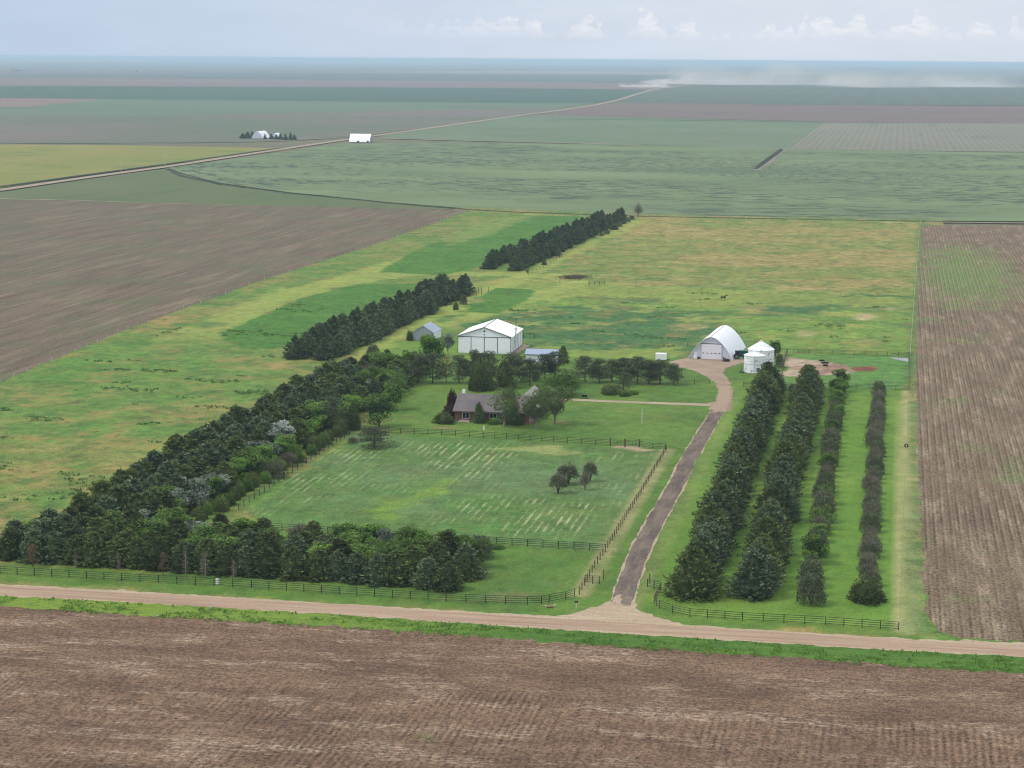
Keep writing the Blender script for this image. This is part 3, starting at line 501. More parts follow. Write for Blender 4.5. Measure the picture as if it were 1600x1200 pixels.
def broad(seed, Hh, R, mat, nc=16, nl=170, z0=.35, flat=.8, leaf=(.34, .24), limbs=6, tr=.2, bark=None, dense=1.0, core_on=True):
    r = np.random.default_rng(seed); cz = Hh*(z0+1)/2; rz = Hh*(1-z0)/2
    ps = []; cen = []
    for i in range(nc):
        d = rdir(r, 1)[0]; q = (.45+.5*r.random()); p = np.array([d[0]*R*q, d[1]*R*q, cz+d[2]*rz*q*1.0]); cen.append(p)
        cr = R*(.30+.16*r.random())*dense; n = nl; dd = rdir(r, n); e = p+dd*(cr*(.55+.5*r.random(n)**.6))[:, None]*np.array([1, 1, flat])
        ct = r.random()*.5
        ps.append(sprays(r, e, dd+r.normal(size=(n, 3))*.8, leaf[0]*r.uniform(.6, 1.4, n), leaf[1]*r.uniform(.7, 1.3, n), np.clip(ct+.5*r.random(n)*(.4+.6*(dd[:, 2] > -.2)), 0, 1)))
    if core_on:
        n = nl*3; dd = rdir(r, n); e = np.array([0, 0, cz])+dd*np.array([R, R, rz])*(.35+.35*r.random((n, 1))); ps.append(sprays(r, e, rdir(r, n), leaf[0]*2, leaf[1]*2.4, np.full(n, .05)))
    cm = mk('crown', ps, M[mat] if isinstance(mat, str) else mat); b = MB(); ft = Hh*(z0*.75)
    b.tube((0, 0, -.1), (0, 0, ft), tr, tr*.75, 8)
    for i in range(limbs):
        p = cen[i]; a = Vector((0, 0, ft*.9)); q = Vector(p); mid_ = a.lerp(q, .5)+Vector((0, 0, .12*Hh*random.random())); b.tube(a, mid_, tr*.6, tr*.4, 6).tube(mid_, q, tr*.4, tr*.12, 5)
        for _ in range(3):
            e = q+Vector(rdir(r, 1)[0])*R*.4; b.tube(mid_.lerp(q, .6), e, tr*.18, tr*.05, 4)
    return cm, b.mesh('trunk', bark or BARK), Hh, R
def pine(seed, Hh, R, mat, pads=15, nl=120, z0=.25, bark=None, sparse=1.0):
    r = np.random.default_rng(seed); ps = []; b = MB(); b.tube((0, 0, -.1), (0, 0, Hh*.93), .2, .05, 7)
    for i in range(pads):
        u = z0+(1-z0)*(i+.3*r.random())/pads; a = r.random()*6.28+i*2.4; q = R*(1-u**2.5*.65)*(.45+.5*r.random()) if u < .93 else .1
        p = np.array([q*math.cos(a), q*math.sin(a), Hh*u]); b.tube((0, 0, Hh*(u-.05)), tuple(p-np.array([0, 0, .1])), .06, .02, 4)
        pr = R*(.42+.2*r.random()); n = int(nl*sparse); dd = rdir(r, n); e = p+dd*(pr*(.3+.75*r.random(n)**.5))[:, None]*np.array([1, 1, .42])
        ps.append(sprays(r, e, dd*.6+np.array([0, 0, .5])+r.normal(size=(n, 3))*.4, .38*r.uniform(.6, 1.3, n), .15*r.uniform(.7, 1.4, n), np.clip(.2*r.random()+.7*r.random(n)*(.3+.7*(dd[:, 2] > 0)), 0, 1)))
    return mk('crown', ps, M[mat]), b.mesh('trunk', bark or BARK), Hh, R
def twiggy(seed, Hh, R, ntw=420, leafn=700, leafmat='mixed', lowleaf=.75, stem=.12, clear=.05, leaf=(.32, .16)):
    """half-bare shrub or tree: fans of bare twigs (one part) and sparse leaves (another)"""
    r = np.random.default_rng(seed); a = r.random(ntw)*6.28; rad = np.sqrt(r.random(ntw))*R; z = Hh*(.45+.5*r.random(ntw))*(1-.35*(rad/R)**2)
    tip = np.stack([np.cos(a)*rad, np.sin(a)*rad, z], -1); base_ = np.stack([np.cos(a)*rad*.35, np.sin(a)*rad*.35, z*(.35+.25*r.random(ntw))+clear*Hh], -1)
    d = tip-base_; L_ = np.linalg.norm(d, axis=1)
    parts = [sprays(r, (tip+base_)/2, d, L_, np.full(ntw, .05), r.random(ntw))]
    n2 = ntw*3; j = r.integers(0, ntw, n2); q = base_[j]+(tip-base_)[j]*r.uniform(.3, .95, (n2, 1)); d2 = norm(d[j])+r.normal(size=(n2, 3))*.45; L2 = r.uniform(.3, .8, n2)*Hh/5
    parts.append(sprays(r, q+norm(d2)*L2[:, None]/2, d2, L2, np.full(n2, .035), r.random(n2)))
    tw = mk('twigs', parts, M['twig'])
    n = leafn; a = r.random(n)*6.28; u = r.random(n); rr = R*(.5+.5*r.random(n))*np.sqrt(np.maximum(.05, 1-(u*.9)**2)); e = np.stack([np.cos(a)*rr, np.sin(a)*rr, clear*Hh+Hh*(lowleaf-clear)*u], -1)
    cm = mk('crown', [sprays(r, e+r.normal(size=(n, 3))*.12, rdir(r, n)+np.array([0, 0, .5]), leaf[0]*r.uniform(.6, 1.3, n), leaf[1]*r.uniform(.8, 1.3, n), r.random(n))], M[leafmat])
    b = MB(); 
    if leafmat == 'brown': b.tube((0, 0, -.1), (.1, 0, Hh*.95), stem*1.2, stem*.25, 6)
    for i in range(6): an = i*1.05+r.random(); b.tube((0, 0, -.1), (math.cos(an)*R*.35, math.sin(an)*R*.35, Hh*.5), stem, stem*.3, 5)
    return cm, b.mesh('trunk', GREYBARK if leafmat == 'brown' else BARK), Hh, R, tw
def low(seed, Hh, R, mat, n=1500, leaf=(.4, .17)):
    r = np.random.default_rng(seed); dd = rdir(r, n); dd[:, 2] = np.abs(dd[:, 2]); lob = 1+.18*np.sin(np.arctan2(dd[:, 1], dd[:, 0])*3+seed)+.12*np.sin(np.arctan2(dd[:, 1], dd[:, 0])*5+dd[:, 2]*4)
    e = dd*np.array([R, R, Hh])*(lob*(.72+.3*r.random(n)))[:, None]
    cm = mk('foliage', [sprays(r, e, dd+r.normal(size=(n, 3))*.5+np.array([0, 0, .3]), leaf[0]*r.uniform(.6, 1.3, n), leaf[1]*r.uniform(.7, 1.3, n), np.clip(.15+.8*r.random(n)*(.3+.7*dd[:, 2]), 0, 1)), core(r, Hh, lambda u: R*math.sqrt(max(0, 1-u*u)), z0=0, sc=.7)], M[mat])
    b = MB(); [b.tube((0, 0, -.05), (math.cos(i)*R*.3, math.sin(i)*R*.3, Hh*.5), .06, .03, 4) for i in range(5)]
    return cm, b.mesh('stem', BARK), Hh, R
def snag(seed, Hh, R):
    """dead conifer: bare pale trunk with drooping horizontal branches"""
    r = np.random.default_rng(seed); n = 70; a = r.random(n)*6.28; u = .15+.83*r.random(n); L_ = R*(1-u*.75)*r.uniform(.5, 1.1, n); d = np.stack([np.cos(a), np.sin(a), r.uniform(-.45, .25, n)], -1)
    b0_ = np.stack([0*a, 0*a, u*Hh], -1); parts = [sprays(r, b0_+norm(d)*L_[:, None]/2, d, L_, np.full(n, .07), r.random(n)), sprays(r, b0_+norm(d)*L_[:, None]/2, d, L_, np.full(n, .07), r.random(n))]
    m_ = n*8; j = r.integers(0, n, m_); q = b0_[j]+norm(d)[j]*(L_[j]*r.uniform(.3, 1, m_))[:, None]; d2 = norm(d[j])+r.normal(size=(m_, 3))*.6+np.array([0, 0, -.2]); L2 = r.uniform(.25, .7, m_); parts.append(sprays(r, q+norm(d2)*L2[:, None]/2, d2, L2, np.full(m_, .04), r.random(m_)))
    tw = mk('branches', parts, M['twig']); k_ = 120; j = r.integers(0, n, k_); q = b0_[j]+norm(d)[j]*(L_[j]*r.uniform(.5, 1, k_))[:, None]; cm = mk('crown', [sprays(r, q, rdir(r, k_), .35, .14, r.random(k_))], M['brown'])
    return cm, MB().tube((0, 0, -.1), (.05, .03, Hh*.5), .17, .12, 7).tube((.05, .03, Hh*.5), (.0, 0, Hh), .12, .03, 6).mesh('trunk', GREYBARK), Hh, R, tw
P = {
 'snag': [snag(200+i, 6.5, 1.8) for i in range(3)],
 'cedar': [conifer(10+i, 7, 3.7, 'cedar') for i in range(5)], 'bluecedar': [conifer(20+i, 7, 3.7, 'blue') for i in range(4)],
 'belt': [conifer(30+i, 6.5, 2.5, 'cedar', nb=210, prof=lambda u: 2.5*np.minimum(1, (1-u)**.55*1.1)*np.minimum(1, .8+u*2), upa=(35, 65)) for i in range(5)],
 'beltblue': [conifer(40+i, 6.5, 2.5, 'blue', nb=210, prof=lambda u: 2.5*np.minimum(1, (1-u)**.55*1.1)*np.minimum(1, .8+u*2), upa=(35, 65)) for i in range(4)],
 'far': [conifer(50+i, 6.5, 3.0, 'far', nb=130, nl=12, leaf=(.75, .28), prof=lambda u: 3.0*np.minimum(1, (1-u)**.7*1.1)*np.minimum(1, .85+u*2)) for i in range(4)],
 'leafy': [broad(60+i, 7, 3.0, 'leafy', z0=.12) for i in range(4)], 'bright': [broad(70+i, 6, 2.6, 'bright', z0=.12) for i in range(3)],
 'silver': [broad(80+i, 6.5, 2.6, 'silver', nc=20, nl=110, z0=.35, dense=.7, bark=GREYBARK) for i in range(2)], 'olive': [broad(85+i, 5.5, 2.5, 'olive', nc=13, z0=.25, bark=GREYBARK) for i in range(2)],
 'elm': [broad(90+i, 8.5, 4.4, 'elm', nc=36, nl=170, z0=.26, limbs=12, tr=.32, leaf=(.3, .2), dense=.75, core_on=False, bark=GREYBARK) for i in range(3)],
 'oak': [broad(95, 7.5, 5.2, 'leafy', nc=30, nl=190, z0=.2, limbs=10, tr=.3)],
 'pine': [pine(100+i, 8, 3.1, 'pine', pads=26, nl=170, z0=.2) for i in range(4)], 'brownpine': [pine(105+i, 7.5, 2.5, 'brown', pads=15, sparse=.55) for i in range(2)],
 'dead': [twiggy(110+i, 6, 1.7, ntw=260, leafn=60, leafmat='brown', stem=.14) for i in range(2)],
 'scrub': [twiggy(120+i, 3.8, 2.3, ntw=260, leafn=1700, leafmat='mixed', lowleaf=.85) for i in range(4)],
 'bare': [twiggy(130+i, 3.8, 2.2, ntw=360, leafn=950, leafmat='mixed', lowleaf=.6) for i in range(4)],
 'orchard': [twiggy(140+i, 5.2, 2.1, ntw=420, leafn=1300, leafmat='mixed', lowleaf=.72, clear=.28, stem=.14) for i in range(2)],
 'low': [low(150+i, 1.6, 2.2, 'leafy') for i in range(3)], 'lowcedar': [low(155+i, 2.6, 2.6, 'cedar', n=2200) for i in range(2)],
 'red': [low(160, 2.6, 2.4, 'red', n=2000)], 'spruce': [pine(165, 7.5, 2.6, 'blue', pads=24, nl=110, z0=.10)],
 'weed': [low(170+i, .5, 1.0, 'weed', n=220, leaf=(.3, .12)) for i in range(3)],
}
NAMES = dict(snag='dead_tree', cedar='cedar_tree', bluecedar='cedar_tree', belt='juniper_tree', beltblue='juniper_tree', far='cedar_tree', leafy='broadleaf_tree', bright='broadleaf_tree', silver='silver_leaf_tree', olive='olive_tree', elm='elm_tree',
             oak='broadleaf_tree', pine='pine_tree', brownpine='pine_tree', dead='dead_tree', scrub='scrub_bush', bare='scrub_bush', orchard='fruit_tree', low='green_shrub', lowcedar='juniper_shrub', red='red_shrub', spruce='spruce_tree', weed='weed_clump')
CATS = dict(cedar='tree', scrub='bush', bare='bush', low='shrub', lowcedar='shrub', red='shrub', weed='weeds')
NT_ = [0]
def plant(kind, x, y, h=None, w_=None, label=None, group=None, v=None, z=0.0):
    pr = P[kind]; p = pr[(NT_[0] if v is None else v) % len(pr)]; NT_[0] += 1
    o = empty(NAMES[kind], (x, y, z), random.uniform(0, 6.28)); h = h or p[2]; w_ = w_ or 2*p[3]*h/p[2]
    o.scale = (w_/2/p[3], w_/2/p[3], h/p[2]); tag(o, label, CATS.get(kind, 'tree'), group)
    if len(p) > 4: link('branches' if kind == 'snag' else 'twigs', p[4], o)
    link('foliage' if kind in ('low', 'lowcedar', 'red', 'weed') else 'crown', p[0], o); link('stem' if kind in ('low', 'lowcedar', 'red', 'weed') else 'trunk', p[1], o)
    return o
ORD = 'first second third fourth fifth sixth seventh eighth ninth tenth eleventh twelfth thirteenth fourteenth fifteenth sixteenth seventeenth eighteenth nineteenth'.split()
def ordn(n):
    if n <= 19: return ORD[n-1]
    t_, u = divmod(n, 10); T_ = {2: 'twent', 3: 'thirt', 4: 'fort', 5: 'fift', 6: 'sixt'}[t_]
    return T_+'ieth' if u == 0 else T_+'y-'+ORD[u-1]
def along(a, b, sp):
    A = Vector(G(*a)); B = Vector(G(*b)); n = max(1, int(round((B-A).length/sp))); return [A+(B-A)*i/n for i in range(n+1)]
# --- four shelter rows right of the drive
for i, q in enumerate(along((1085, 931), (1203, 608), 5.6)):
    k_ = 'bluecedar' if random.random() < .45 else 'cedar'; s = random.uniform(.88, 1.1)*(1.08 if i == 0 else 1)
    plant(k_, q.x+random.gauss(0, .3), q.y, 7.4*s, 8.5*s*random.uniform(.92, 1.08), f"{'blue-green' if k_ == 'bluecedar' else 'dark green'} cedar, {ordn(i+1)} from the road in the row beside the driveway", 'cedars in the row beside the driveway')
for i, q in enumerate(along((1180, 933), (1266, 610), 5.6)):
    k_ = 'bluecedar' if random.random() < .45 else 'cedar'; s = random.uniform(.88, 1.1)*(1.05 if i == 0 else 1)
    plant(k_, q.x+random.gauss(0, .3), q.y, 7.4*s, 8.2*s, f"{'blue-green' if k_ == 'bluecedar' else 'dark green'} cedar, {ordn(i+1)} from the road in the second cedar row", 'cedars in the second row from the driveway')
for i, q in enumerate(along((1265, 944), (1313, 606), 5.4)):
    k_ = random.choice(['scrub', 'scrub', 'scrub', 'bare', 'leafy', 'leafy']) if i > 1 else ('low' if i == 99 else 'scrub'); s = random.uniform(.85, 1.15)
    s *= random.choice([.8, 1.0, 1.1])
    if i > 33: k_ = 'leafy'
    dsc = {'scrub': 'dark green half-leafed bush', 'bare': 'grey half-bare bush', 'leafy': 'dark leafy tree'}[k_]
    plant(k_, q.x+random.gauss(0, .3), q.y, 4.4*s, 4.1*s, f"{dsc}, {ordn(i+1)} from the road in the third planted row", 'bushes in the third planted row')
for i, q in enumerate(along((1355, 940), (1373, 618), 5.0)):
    k_ = 'bare' if 0 < i < 42 else 'lowcedar'; s = random.choice([.78, .9, 1.0, 1.05, 1.2])*random.uniform(.94, 1.06)
    if i and random.random() < .34: k_ = 'scrub'
    dsc = {'bare': 'greyish bare-twigged bush', 'scrub': 'dark half-leafed bush', 'lowcedar': 'dark green round bush'}[k_]
    plant(k_, q.x+random.gauss(0, .25), q.y, 3.8*s if k_ != 'lowcedar' else 3.4, (3.8 if k_ != 'lowcedar' else 4.6)*s, f"{dsc}, {ordn(i+1)} from the road in the rightmost planted row", 'bushes in the rightmost planted row')
# --- special trees (px, py, height px, width px, kind, label)
SP = [
 (675, 574, 54, 40, 'bright', 'big bright green tree in front of the small grey shed'), (643, 590, 46, 28, 'bright', 'bright green tree at the left end of the yard pines'), (700, 556, 34, 22, 'olive', 'grey-green olive tree between grey shed and white shed'),
 (654, 599, 46, 27, 'pine', 'leftmost green pine of the row behind the house'), (676, 599, 46, 26, 'pine', 'second green pine from the left behind the house'), (697, 599, 44, 20, 'brownpine', 'reddish brown dying pine in the row behind the house'), (717, 598, 42, 24, 'pine', 'dark pine just right of the reddish dying pine'),
 (741, 598, 50, 22, 'pine', 'tall pine under the left side of the white shed'), (764, 598, 48, 26, 'pine', 'tall pine under the middle of the white shed'), (750, 610, 42, 40, 'lowcedar', 'broad dark green cedar bush behind the house roof'), (788, 607, 44, 42, 'cedar', 'broad dark cedar behind the right end of the house'),
 (800, 598, 46, 32, 'pine', 'spreading pine under the right corner of the white shed'), (828, 603, 42, 24, 'pine', 'greyish pine in front of the small white shed'), (851, 592, 38, 22, 'pine', 'slim pine in front of the blue-roofed shed'), (867, 590, 40, 24, 'pine', 'slim pine beside the dark cedar by the blue-roofed shed'),
 (880, 567, 27, 22, 'cedar', 'dark cedar at the right end of the blue-roofed shed'), (878, 618, 38, 66, 'oak', 'wide round dark green tree behind the two yard elms'),
 (914, 597, 40, 28, 'pine', 'first pine left in the pine row right of the house'), (937, 599, 38, 20, 'pine', 'second pine in the pine row right of the house'), (956, 596, 34, 22, 'pine', 'third pine in the pine row right of the house'), (976, 596, 36, 24, 'pine', 'fourth pine in the pine row right of the house'),
 (996, 600, 42, 28, 'pine', 'tallest pine in the pine row right of the house'), (1014, 599, 36, 22, 'pine', 'sixth pine in the pine row right of the house'), (1031, 600, 36, 24, 'pine', 'seventh pine in the pine row, below the white trailer'), (1053, 601, 32, 20, 'pine', 'ragged pine at the right end of the pine row'),
 (974, 612, 30, 30, 'spruce', 'blue spruce in front of the pine row'), (953, 616, 15, 30, 'lowcedar', 'dark spreading juniper left of the blue spruce'), (976, 619, 7, 18, 'low', 'low green shrub below the blue spruce'), (990, 616, 6, 16, 'low', 'small low shrub right of the blue spruce'),
 (788, 667, 64, 57, 'elm', 'light green elm standing in front of the house'), (838, 671, 62, 46, 'elm', 'elm at the right end of the house'), (867, 663, 66, 62, 'elm', 'big elm with forked limbs right of the house'),
 (748, 661, 33, 23, 'cedar', 'cone-shaped dark cedar at the house front'), (804, 663, 14, 30, 'lowcedar', 'low dark juniper at the right end of the house front'), (773, 662, 8, 26, 'low', 'low hedge shrub below the house eave'), (695, 661, 16, 34, 'lowcedar', 'dark green spreading juniper left of the house steps'),
 (705, 653, 20, 34, 'red', 'dark red bush beside the house steps'), (706, 634, 24, 16, 'red', 'dark red shrub against the left gable of the house'), (640, 532, 15, 11, 'lowcedar', 'small dark bush at the left corner of the grey shed'), (583, 557, 20, 24, 'scrub', 'lone dark bush on the grass left of the yard trees'),
 (592, 667, 52, 54, 'leafy', 'large round green tree at the corner of the paddock fence'), (552, 671, 44, 26, 'belt', 'brownish dark cedar left of the large round green tree'), (518, 674, 54, 46, 'spruce', 'open blue spruce with a bare brown trunk in the tree belt'),
 (438, 706, 48, 50, 'silver', 'big silver-leafed tree standing out of the tree belt'), (389, 742, 38, 24, 'silver', 'small silver-leafed tree in the middle of the tree belt'), (286, 790, 44, 28, 'silver', 'silver-leafed tree near the lower end of the tree belt'),
 (404, 735, 40, 34, 'bright', 'bright green tree between the two upper silver trees'), (335, 781, 40, 34, 'bright', 'bright green tree right of the lower silver tree'), (357, 764, 42, 36, 'leafy', 'mid green leafy tree inside the tree belt'),
 (585, 699, 31, 36, 'pine', 'lone bushy pine in the top left corner of the paddock'), (551, 692, 12, 18, 'bare', 'small bare bush beside the paddock corner'),
 (872, 771, 38, 30, 'orchard', 'front left twiggy tree of the paddock group'), (887, 757, 40, 38, 'orchard', 'back left twiggy tree of the paddock group'), (914, 766, 36, 22, 'dead', 'leaning bare tree in the paddock group'), (922, 752, 38, 24, 'orchard', 'right hand twiggy tree of the paddock group'), (881, 760, 6, 10, 'low', 'tiny shrub under the paddock trees'),
 (775, 857, 8, 26, 'low', 'low green shrub at the right end of the front thicket'),
 (850, 414, 13, 9, 'far', 'small cedar standing apart below the far belt'), (873, 401, 15, 8, 'scrub', 'thin dark bush below the middle of the far belt'), (824, 428, 11, 9, 'dead', 'tiny bare tree at the near end of the far belt'),
 (712, 484, 12, 9, 'lowcedar', 'small dark bush at the end of the middle belt'), (724, 476, 18, 14, 'scrub', 'taller dark bush at the end of the middle belt'), (997, 339, 25, 16, 'dead', 'tall bare dead tree at the far corner of the pasture'),
 (1212, 560, 30, 22, 'leafy', 'dark green tree behind the grain bins'), (1218, 572, 22, 14, 'scrub', 'dark bush at the right side of the grain bins'), (1240, 611, 12, 20, 'scrub', 'dark bush between the tops of the two cedar rows'),
 (118, 889, 34, 12, 'snag', 'pale dead trunk at the front edge of the tree belt'), (185, 892, 32, 12, 'snag', 'second pale dead trunk at the front edge'), (290, 902, 50, 18, 'snag', 'tall bare dead tree behind the front fence'), (321, 904, 44, 26, 'snag', 'spreading dead tree right of the tall bare one'),
 (365, 907, 34, 16, 'snag', 'small grey dead tree right of the white utility box'), (178, 880, 40, 14, 'snag', 'thin dead tree standing among the front left junipers'),
 (51, 886, 36, 22, 'brownpine', 'brownish dying pine at the front left of the thicket'), (255, 899, 36, 18, 'brownpine', 'brown dying pine in the middle of the front thicket'),
 (700, 922, 44, 58, 'cedar', 'broad green cedar at the right front corner of the thicket'), (728, 906, 42, 42, 'cedar', 'green cedar behind the right front corner of the thicket'), (750, 872, 40, 46, 'scrub', 'large dark bush at the back right of the thicket'),
 (637, 868, 52, 44, 'leafy', 'tall spiky-crowned green tree in the front thicket'), (540, 862, 52, 52, 'leafy', 'tall round dark tree in the front thicket'), (470, 855, 48, 56, 'bare', 'grey-green half-bare tree at the back of the thicket'), (405, 848, 36, 30, 'bare', 'pale grey bare bush where the belt meets the thicket'),
 (345, 826, 26, 26, 'bare', 'grey bare bush near the corner of the thicket'), (600, 866, 40, 30, 'olive', 'grey-green bush between two tall thicket trees'),
 (575, 600, 38, 60, 'bare', 'grey-brown half-dead tree near the top of the belt'), (606, 598, 46, 50, 'leafy', 'dark leafy tree at the top right of the belt'), (616, 640, 50, 40, 'leafy', 'dark tree at the right bulge of the belt'), (628, 608, 26, 20, 'bare', 'bare grey tree at the right edge of the belt'), (600, 628, 44, 44, 'belt', 'dark cedar at the right bulge of the belt'),
]
spots = []
for (px, py, hp, wp, kd, lb) in SP:
    x, y = G(px, py); s = pxm(x, y); spots.append((x, y, wp/s/2)); wp *= 1.5 if kd == 'pine' else 1; plant(kd, x, y, hp/s, wp/s, lb)
def free(x, y, r_=1.0): return all(math.hypot(x-a, y-b) > r_+c*.45 for a, b, c in spots)
# --- long west belt, five planted lines
xo = G(200, 790)[0]; xi = G(350, 786)[0]; ya = G(100, 868)[1]; yb = G(585, 590)[1]
lines = ['outer', 'second', 'middle', 'fourth', 'inner']
for li in range(5):
    n = 0; y = ya+li*1.3; x = xo+(xi-xo)*li/4
    while y < yb:
        yy = y+random.gauss(0, .5); t_ = (yy-ya)/(yb-ya); xx = x+random.gauss(0, .6)-1.5*math.sin(t_*3)*(li == 0)+t_*li*1.1; n += 1
        mixk = [['belt', 'belt', 'beltblue'], ['belt', 'beltblue', 'beltblue'], ['belt', 'beltblue', 'leafy', 'scrub'], ['leafy', 'bright', 'belt', 'olive', 'leafy', 'bare'], ['low', 'lowcedar', 'lowcedar', 'leafy', 'low', 'lowcedar', 'bare']][li]
        if li == 4 and t_ > .62: y += 5; continue
        k_ = random.choice(mixk); h = {'belt': 6.6, 'beltblue': 6.4, 'leafy': 5.6, 'bright': 5.2, 'olive': 4.8, 'scrub': 4.6, 'bare': 3.8, 'low': 2.2, 'lowcedar': 2.6}[k_]*random.uniform(.82, 1.14)
        if li == 4 and k_ == 'leafy': h *= .65
        dsc = {'belt': 'dark green juniper', 'beltblue': 'blue-green juniper', 'leafy': 'mid green leafy tree', 'bright': 'bright green leafy tree', 'olive': 'grey-green tree', 'scrub': 'dark bush', 'bare': 'grey bare bush', 'low': 'low green shrub', 'lowcedar': 'low dark juniper shrub'}[k_]
        if free(xx, yy, 1.0): plant(k_, xx, yy, h, h*(1.08 if k_ in ('belt', 'beltblue') else 1.12)*random.uniform(.95, 1.2), f"{dsc}, {ordn(n)} from the road in the {lines[li]} line of the long belt", 'trees of the long west belt')
        y += [4.2, 4.5, 4.7, 4.8, 4.4][li]
# --- front thicket behind the road fence, four lines from left to right
rowsS = [((18, 872), (668, 917), 4.0, 'front'), ((24, 862), (720, 902), 4.2, 'second'), ((60, 850), (735, 887), 4.4, 'third'), ((150, 838), (735, 872), 4.6, 'back')]
for ri, (a, b, sp_, nm) in enumerate(rowsS):
    for i, q in enumerate(along(a, b, sp_)):
        k_ = random.choice([['belt', 'beltblue', 'belt', 'cedar', 'beltblue'], ['belt', 'leafy', 'beltblue', 'belt'], ['leafy', 'belt', 'leafy', 'scrub'], ['leafy', 'bright', 'scrub', 'belt', 'olive']][ri])
        h = {'belt': 5.6, 'beltblue': 5.4, 'cedar': 5.0, 'leafy': 5.2, 'bright': 4.8, 'olive': 4.6, 'scrub': 4.4}[k_]*random.uniform(.85, 1.12); xx = q.x+random.gauss(0, .5); yy = q.y+random.gauss(0, .5)
        dsc = {'belt': 'dark green juniper', 'beltblue': 'blue-green juniper', 'cedar': 'broad dark cedar', 'leafy': 'mid green leafy tree', 'bright': 'bright green leafy tree', 'olive': 'grey-green tree', 'scrub': 'dark bush'}[k_]
        if free(xx, yy, 1.0): plant(k_, xx, yy, h, h*(1.12 if k_ in ('belt', 'beltblue') else 1.2)*random.uniform(.95, 1.2), f"{dsc}, {ordn(i+1)} from the left in the {nm} line of the front thicket", 'trees of the front thicket')
# --- upper end of the belt
for li, (a, b, nm) in enumerate([((540, 610), (605, 577), 'left'), ((562, 622), (625, 588), 'middle'), ((585, 634), (634, 603), 'right')]):
    for i, q in enumerate(along(a, b, 4.8)):
        k_ = random.choice(['belt', 'beltblue', 'leafy']); h = random.uniform(5.4, 6.8)
        if free(q.x, q.y, 1.0): plant(k_, q.x, q.y, h, h*.9, f"{ {'belt': 'dark green juniper', 'beltblue': 'blue-green juniper', 'leafy': 'mid green leafy tree'}[k_]}, {ordn(i+1)} up in the {nm} line at the belt's top end", "trees at the top end of the long belt")
# --- middle belt (two lines) and far belt (two lines)
for a, b, nm, gap in (((462, 560), (693, 455), 'left', (.56, .62)), ((508, 562), (728, 457), 'right', (2, 2))):
    L_ = along(a, b, 5.6)
    for i, q in enumerate(L_):
        if gap[0] < i/len(L_) < gap[1]: continue
        h = random.uniform(5.8, 7.6); plant('far' if random.random() < .6 else 'bluecedar', q.x+random.gauss(0, .7), q.y, h, h*1.12, f"dark cedar, {ordn(i+1)} from the near end of the {nm} line of the middle belt", 'cedars of the middle belt')
for a, b, nm in (((758, 420), (942, 347), 'left'), ((806, 423), (972, 344), 'right')):
    for i, q in enumerate(along(a, b, 6.6)):
        h = random.uniform(5.2, 7.0); plant('far', q.x+random.gauss(0, .7), q.y, h, h*1.15, f"dark cedar, {ordn(i+1)} from the near end of the {nm} line of the far belt", 'cedars of the far belt')
for i, (px, py, k_, hp) in enumerate([(948, 366, 'scrub', 8), (960, 359, 'lowcedar', 9), (968, 354, 'bare', 8), (974, 350, 'scrub', 7), (981, 347, 'bare', 7), (987, 343, 'scrub', 7), (940, 369, 'bare', 6)]):
    x, y = G(px, py); s = pxm(x, y); plant(k_, x, y, hp/s, (hp+3)/s, f'low brushy bush, {ordn(i+1)} along the fence beyond the far belt', 'brush along the fence beyond the far belt')
# --- distant farmstead trees and specks on the plain
for i, (px, py, hp, wp) in enumerate([(379, 216, 8, 12), (387, 216, 10, 13), (394, 216, 11, 12), (414, 217, 8, 6), (424, 217, 8, 8), (432, 217.5, 7, 8), (438, 217.5, 9, 9), (446, 218, 9, 9), (454, 218, 11, 8), (460, 218, 8, 8)]):
    x, y = G(px, py); s = pxm(x, y); plant('far', x, y, hp/s, wp/s, f'dark tree, {ordn(i+1)} from the left around the distant white barn', 'trees round the distant white barn')
for i, (px, py, hp) in enumerate([(19, 110.6, 2.4), (26, 110.6, 3), (31, 110.6, 2.6), (35, 110.8, 2.2), (213, 112.2, 2.4), (1092, 107.6, 1.6), (1110, 107.4, 1.6)]):
    x, y = G(px, py); s = pxm(x, y); plant('far', x, y, hp/s, hp*1.5/s, f"tiny distant tree, {ordn(i+1)} from the left near the horizon", 'tiny distant trees near the horizon', z=-.5)
# --- weeds: tall growth along the road verge and clumps in the west pasture
def tufts(name, pts, lab, hgt=.5, seed=1, mat=M['weed'], sz=(.5, .2)):
    r = np.random.default_rng(seed); n = len(pts); c = np.column_stack([pts, np.zeros(n)])
    k = 7; c = np.repeat(c, k, 0)+r.normal(size=(n*k, 3))*np.array([.35, .35, 0]); h = hgt*r.uniform(.5, 1.3, n*k); c[:, 2] = h*.45
    v = sprays(r, c, np.array([0, 0, 1.])+r.normal(size=(n*k, 3))*.6, h, sz[1]*r.uniform(.8, 1.8, n*k), np.repeat(r.random(n), k)*.7+.3*r.random(n*k))
    return tag(link(name, mk(name, [v], mat)), lab, 'weeds', kind='stuff')
def scatter(poly, n, seed, dens_noise=None):
    r = np.random.default_rng(seed); q = np.array(W(poly)); lo = q.min(0); hi = q.max(0); o = []
    p = lo+(hi-lo)*r.random((n, 2)); p = p[sdist(p[:, 0], p[:, 1], q) > 0]
    if dens_noise: p = p[fbm(p[:, 0], p[:, 1], dens_noise[0], dens_noise[0]*.6, seed, 3) > dens_noise[1]]
    return p
verge = [(-170, 921), (0, 932), (533, 962), (866, 985), (1066, 997), (1333, 1014), (1600, 1028), (1740, 1037)]+[(x, y+4) for x, y in vy[::-1]]
t = NT('verge_grass'); c = t.mix(t.ramp(t.noise(.03, .3, 5, .65), .38, .62), C(66, 106, 40), C(92, 126, 50)); spx = t.n('ShaderNodeSeparateXYZ'); t.l(t.coord(), spx.inputs[0])
